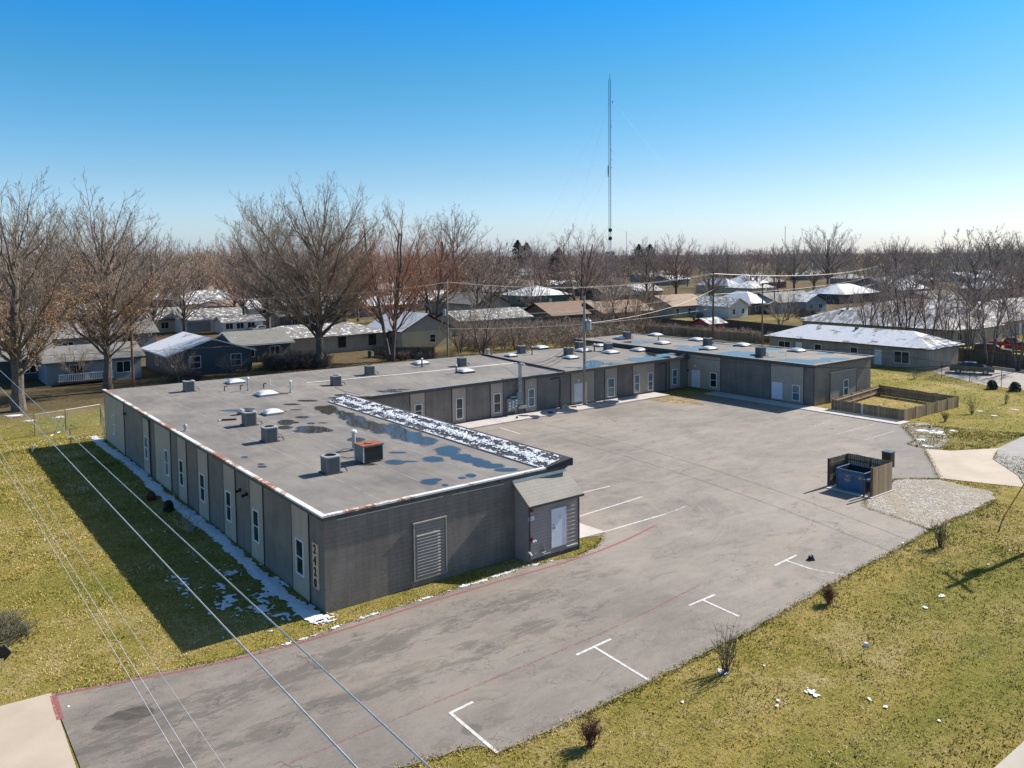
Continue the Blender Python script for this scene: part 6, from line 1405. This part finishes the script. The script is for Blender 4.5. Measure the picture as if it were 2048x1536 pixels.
wood_band(300, 520, 150, 16, 3, 'twig_brown', 'brown leafless woods closing the view on the left', -200, 1000, 30, .08)
wood_band(430, 800, 330, 20, 1, 'twig_tan', 'warm brown leafless woods along the horizon on the left', -200, 1000)
wood_band(560, 1000, 420, 19, 2, 'twig_purple', 'greyish leafless woods along the whole horizon', -200, 2250, 22, .16)
# ------------------------------------------------------------------ shrubs on the lawns
def shrub(px, by, h, label, mat='bark_dark', n=22, seed=0, spread=.35, base=None, twiggy=3):
    rnd = random.Random(seed); p = base or G(px, by); t = thing('bare_shrub', label, 'shrub', (p.x, p.y, 0)); b, c = MB(), MB()
    for i in range(n):
        a_ = rnd.uniform(0, 6.28); q_ = Vector((rnd.gauss(0, .06), rnd.gauss(0, .06), 0)); pts = [q_]; ln = rnd.uniform(.5, 1.0); sp_ = spread * rnd.uniform(.3, 1.2)
        for j in range(5): q_ = q_ + Vector((math.cos(a_) * sp_ * h * ln / 5 + rnd.gauss(0, .035), math.sin(a_) * sp_ * h * ln / 5 + rnd.gauss(0, .035), h * ln / 5)); pts.append(q_)
        b.tube(pts, [.014, .012, .010, .008, .006, .004], 4, caps=False)
        for j in (2, 3, 4):
            for _ in range(twiggy): e_ = pts[j] + Vector((rnd.gauss(0, .13), rnd.gauss(0, .13), rnd.uniform(.05, .3))); c.tube([pts[j], e_], [.006, .003], 3, caps=False)
    b.build('stems', M[mat], t, False); c.build('twigs', M[mat], t, False); return t
shrub(1452, 1345, 1.9, 'largest bare shrub on the lawn by the car park edge, low centre right', n=26, seed=1); shrub(1880, 1095, 1.6, 'bare upright shrub where the gravel meets the lawn', n=30, seed=2, spread=.3)
rs = simple('shrub_red', (.17, .075, .05), .9, .3); M['shrub_red'] = rs
shrub(1659, 1208, .75, 'small reddish shrub beside the asphalt edge', 'shrub_red', 30, 3, .4, twiggy=6); shrub(1181, 1492, .9, 'small reddish brown shrub at the bottom centre of the lawn', 'shrub_red', 30, 4, .45, twiggy=6)
shrub(1944, 828, 1.7, 'bare shrub on the golden lawn, nearest the playground fence', 'shrub_red', 16, 5, .4); shrub(2011, 808, 1.5, 'bare shrub on the golden lawn at the right edge', 'bark', 12, 6, .3); shrub(1891, 843, 1.0, 'small dark shrub at the far corner of the playground fence', 'shrub_red', 18, 7, .4); shrub(1829, 758, 1.3, 'thin bare shrub in front of the duplex', 'twig_grey', 12, 8, .35)
def evergreen(px, by, w_, h, label, seed, mat='needle'):
    rnd = random.Random(seed); p = G(px, by); b = MB()
    for i in range(700):
        a_, s_ = rnd.uniform(0, 6.28), rnd.random(); z = h * s_; r_ = w_ * math.sqrt(max(0, 1 - (s_ * 1.1 - .15) ** 2)) * rnd.random() ** .4 * rnd.uniform(.8, 1.2); c = Vector((p.x + r_ * math.cos(a_), p.y + r_ * math.sin(a_), z)); u = Vector((rnd.gauss(0, 1), rnd.gauss(0, 1), rnd.gauss(0, 1))).normalized() * .09; v_ = u.orthogonal() * .6; b.face([c - u, c + v_, c + u, c - v_])
    tag(b.build('evergreen_shrub', M[mat]), label, 'shrub')
evergreen(1984, 778, .5, .95, 'dark round evergreen shrub by the gravel parking, left of its pair', 1); evergreen(2030, 782, .55, .95, 'dark round evergreen shrub by the gravel parking, right of its pair', 2)
evergreen(338, 1022, .26, .6, 'dark little shrub in the shade of the window wall, nearer one', 3); evergreen(303, 1000, .22, .5, 'reddish little shrub in the shade of the window wall, farther one', 4, 'shrub_red')
brush('weed_clump', 'patch of tall dark dry weeds at the left edge of the lawn', gg((-20, 1240), (50, 1245), (60, 1290), (20, 1300), (-20, 1290)), 26, .55, M['twig_olive'], 12, 'weeds', False, 7, .008)
evergreen(1290, 700 - 8, .5, .6, 'small dark shrub behind the east wing roof', 5)
for k, (x, y, l) in enumerate(((220, 905, 'short white plastic pipe stub in the shaded snow, farther one'), (349, 1011, 'short white plastic pipe stub in the shaded snow, nearer one'))):
    p = G(x, y); b = MB(); b.tube([(p.x, p.y, 0), (p.x, p.y, .4), (p.x, p.y, .44)], [.05, .05, .03], 8); tag(b.build('pipe_stub', M['pvc']), l, 'pipe')
p = G(66, 905); b = MB(); b.tube([(p.x, p.y, 0), (p.x, p.y, .5), (p.x, p.y, .56)], [.09, .09, .07], 8); tag(b.build('pipe_stub', M['galv']), 'short grey post at the far corner of the building shadow', 'post')
# satellite dish
p = RP(1527, 693); p = G(1527, 697); t = thing('satellite_dish', 'round satellite dish on a post behind the east wing roof', 'satellite dish', (p.x, p.y, 0)); b = MB(); b.tube([(0, 0, 0), (0, 0, 2.4)], .04, 5); b.build('post', M['dark_metal'], t, False); b = MB(); b.tube([(0, -.02, 2.7), (-.05, -.1, 2.75)], [.15, .55], 14); b.build('dish', M['dark_metal'], t, False)
# arrow sign at the left edge
p = G(3, 1338); t = thing('arrow_sign', 'black arrow shaped rental sign with white lettering at the left edge', 'sign', (p.x, p.y, 0))
rr_ = Vector((R_.x, R_.y, 0)).normalized(); 
b = MB(); sgn = [(-1.15, -.22), (.1, -.22), (.1, -.34), (.42, 0), (.1, .34), (.1, .22), (-1.15, .22)]
fr = [p + rr_ * u + Vector((0, 0, .62 + v_)) for u, v_ in sgn]; bk = [q_ - Vector((rr_.y, -rr_.x, 0)) * .03 for q_ in fr]
b.face([q_ for q_ in fr]); b.face(bk[::-1])
for i in range(len(fr)): k = (i + 1) % len(fr); b.face([fr[i], bk[i], bk[k], fr[k]])
b.build('panel', M['black'], t)
yaw = math.atan2(rr_.y, rr_.x)
TM = lambda u, v_: Matrix.Translation(p + rr_ * u + Vector((0, 0, .62 + v_)) + Vector((rr_.y, -rr_.x, 0)) * .008) @ Matrix.Rotation(yaw, 4, 'Z') @ XZ
text('FOR LEASE', .13, M['white_paint'], 'lettering', TM(-.95, .12), t); text('FOR RENT', .20, M['white_paint'], 'lettering', TM(-.95, -.06), t); text('555-1021', .13, M['white_paint'], 'lettering', TM(-.75, -.18), t)
for u in (-.9, 0): 
    b = MB(); q_ = p + rr_ * u - Vector((rr_.y, -rr_.x, 0)) * .05; b.tube([(q_.x, q_.y, 0), (q_.x, q_.y, .9)], .015, 5); b.build('stake', M['galv'], t)
# bits on the ground
def bit(px, py, r_, mat, name, label, cat, seed=0, z=.02, flat=.35):
    rnd = random.Random(seed); p = G(px, py, z); b = MB(); n = 9; rr2 = [r_ * rnd.uniform(.6, 1.2) for _ in range(n)]
    lo = [(p.x + rr2[i] * math.cos(6.283 * i / n), p.y + rr2[i] * math.sin(6.283 * i / n), z) for i in range(n)]; hi = [(p.x + rr2[i] * .6 * math.cos(6.283 * i / n), p.y + rr2[i] * .6 * math.sin(6.283 * i / n), z + r_ * flat * rnd.uniform(.8, 1.3)) for i in range(n)]
    for i in range(n): k = (i + 1) % n; b.face([lo[i], lo[k], hi[k], hi[i]])
    b.face(hi); return tag(b.build(name, mat), label, cat)
bit(1622, 1119, .2, M['black'], 'black_bag', 'crumpled black bag lying on the asphalt right of the upper T shaped line', 'bag', 1, .025, .9)
bit(136, 1413, .05, M['white_paint'], 'litter', 'tiny white scrap on the asphalt near the driveway corner', 'litter', 2, .025)
bit(1732, 1292, .12, M['snow'], 'stone', 'white stone on the open lawn right of centre', 'stone', 3, 0, .9)
bit(1033.5, 836, .14, M['black'], 'base_pot', 'small black pot on the sidewalk below the meter bank', 'pot', 4, .13, 1)
bit(1129, 817, .45, simple('straw', (.50, .38, .24), .9, .2), 'straw_bundle', 'pale tan bundle lying by the wall left of the tan pole', 'bundle', 5, .13, .8)
bit(1100, 825, .4, M['black'], 'dark_mat', 'flat dark mat on the sidewalk left of the tan bundle', 'mat', 6, .13, .15); bit(1148, 814, .4, M['black'], 'dark_mat', 'dark mat by the white door next to the tan pole', 'mat', 7, .13, .2)
# ------------------------------------------------------------------ snow lying in the shade and in scraps
def snowpatch(f, x0_, x1_, y0_, y1_, c, label):
    b = MB(); fieldmesh(b, f, x0_, x1_, y0_, y1_, c, lambda x, y: .035 + .05 * max(0, f(x, y))); o = b.build('snow', M['snow']); tag(o, label, 'snow'); o['kind'] = 'stuff'
def f1(x, y):
    d = -x
    if d > 4.6: return -1
    n_ = .55 * fbm(x * .9, y * .7, 7, 5) + .45 * nz(x * 5, y * 4, 2) + .25 * nz(x * 13, y * 11, 6)
    c = .55 + .12 * math.sin(y * .35); core = .62 - abs(d - c) / .55
    near = max(0, 1 - abs(y - 4.5) / 6.5); wide = -.52 + .42 * near - .10 * max(0, d - 2.6)
    return min(max(core + n_ * .7, wide + n_), (d - .05) * 6, (y + .5) * 3)
snowpatch(f1, -4.6, 0, -.7, 44.5, .08, 'old snow lying in the shade along the window wall')
def f2(x, y): return -.30 + .5 * fbm(x * .7, y * .7, 17, 4) + .4 * nz(x * 7, y * 7, 3)
def strip_snow(x, y):
    # ragged crust between front grass strip and asphalt
    q_ = Vector((x, y)); dmin = 9
    for i in range(len(north) - 1):
        a_, c_ = Vector(north[i]), Vector(north[i + 1]); e_ = c_ - a_; t_ = max(0, min(1, (q_ - a_).dot(e_) / e_.length_squared)); dmin = min(dmin, (q_ - a_ - e_ * t_).length)
    return .02 - dmin * 1.5 + .35 * nz(x * 2, y * 2, 4) + .25 * nz(x * 11, y * 11, 5) - (.25 if -3 > x or x > 11.3 else 0)
snowpatch(strip_snow, -5.5, 12.5, -2.2, .6, .07, 'thin crust of snow along the front edge of the asphalt')
for k, (x, y, r_) in enumerate(((650, 1238, .55), (640, 1243, .5), (1040, 1108, .35), (1845, 862, .8), (1875, 866, 1.0), (1840, 880, .7), (1855, 893, .6), (1905, 862, .5), (1960, 823, .4), (1988, 832, .4), (2030, 820, .4), (1850, 1216, .2), (1885, 1193, .22), (1620, 1385, .25), (1632, 1392, .2), (1558, 1403, .1), (1557, 1414, .1), (1366, 1406, .12), (1529, 1332, .08), (1740, 1400, .12), (1770, 1415, .12), (1445, 1345, .3), (1976, 1130, .12), (2019, 1102, .08), (1805, 1087, .12), (140, 875, .3), (120, 835, .8), (30, 832, 1.2), (60, 842, .8), (1878, 1443, .08), (880, 752 - 640 + 1440, .05))):
    p = G(x, y); fs_ = lambda X_, Y_, p=p, r_=r_, k=k: (r_ - math.hypot(X_ - p.x, Y_ - p.y)) / r_ - .45 + .7 * nz(X_ * 3 / max(r_, .3), Y_ * 3 / max(r_, .3), k) + .6 * nz(X_ * 9, Y_ * 9, k)
    b = MB(); fieldmesh(b, fs_, p.x - r_, p.x + r_, p.y - r_, p.y + r_, max(.04, r_ / 12), lambda X_, Y_: .045)
    if b.f: o = b.build('snow', M['snow']); tag(o, 'scrap of old snow on the grass', 'snow', 'scraps of old snow on the lawns'); o['kind'] = 'stuff'
# ------------------------------------------------------------------ grass
lot_poly = LOT
def lawn(x, y):
    if inpoly(x, y, lot_poly): return False
    if -.05 < x < 13.5 and -.1 < y < 42.4: return False
    if X0 - .05 < x < X1 + .05 and YF - .05 < y < 0: return False
    if x < -10.1 and -18 < y < .3 + (-10.2 - x) * .15 : return False
    if y < -21.8: return False
    if 13 < x < 57 and y > 26: return False
    if x > 54.6 and 3.3 < y < 47.2 and x < 56.7: return False
    if 56.7 < x < 67.6 and 13 < y < 47.2: return False
    if inpoly(x, y, gv) or inpoly(x, y, apron): return False
    if x > 38 and y < -10.5 or (x > 50.5 and y < -5): return False
    return True
rnd = random.Random(9)
V_, Fc = [], []
def tuft(x, y, s_):
    for _ in range(3):
        a_ = rnd.uniform(0, 6.28); l_ = s_ * rnd.uniform(.6, 1.3); w_ = s_ * .3; dx, dy = math.cos(a_), math.sin(a_); n = len(V_)
        ox, oy = x + rnd.gauss(0, s_ * .9), y + rnd.gauss(0, s_ * .9); lean = rnd.uniform(.2, 1.1)
        V_.extend([(ox - dy * w_, oy + dx * w_, 0), (ox + dy * w_, oy - dx * w_, 0), (ox + dx * l_ * lean, oy + dy * l_ * lean, l_ * rnd.uniform(.5, 1.0))]); Fc.append((n, n + 1, n + 2))
n = 0
while n < 230000:
    # denser nearer to the camera
    d = 16 + 62 * rnd.random() ** .62 if rnd.random() < .9 else rnd.uniform(30, 110); a_ = rnd.uniform(-.12, 1.3); x, y = C_.x + d * math.sin(a_), C_.y + d * math.cos(a_)
    if x > 86 or y > 56: continue
    n += 1
    if not lawn(x, y): continue
    k = fbm(x * .5, y * .5, 2, 3)
    tuft(x, y, (.03 + .045 * rnd.random()) * (1 + .5 * k) * (1 + max(0, d - 35) / 60))
for line in (north, south, gv[4:], east[::-1]):
    for i in range(len(line) - 1):
        a_, c_ = Vector(line[i]), Vector(line[i + 1]); L_ = (c_ - a_).length
        for _ in range(int(L_ * 70)):
            p_ = a_.lerp(c_, rnd.random()); tuft(p_.x + rnd.gauss(0, .09), p_.y + rnd.gauss(0, .09), .04 + .05 * rnd.random())
me = bpy.data.meshes.new('lawn_grass'); me.from_pydata(V_, [], Fc); me.materials.append(M['grass_blade']); o = bpy.data.objects.new('lawn_grass', me); COL.objects.link(o); tag(o, 'short winter grass growing over the lawns', 'grass'); o['kind'] = 'stuff'
bpy.context.view_layer.update()
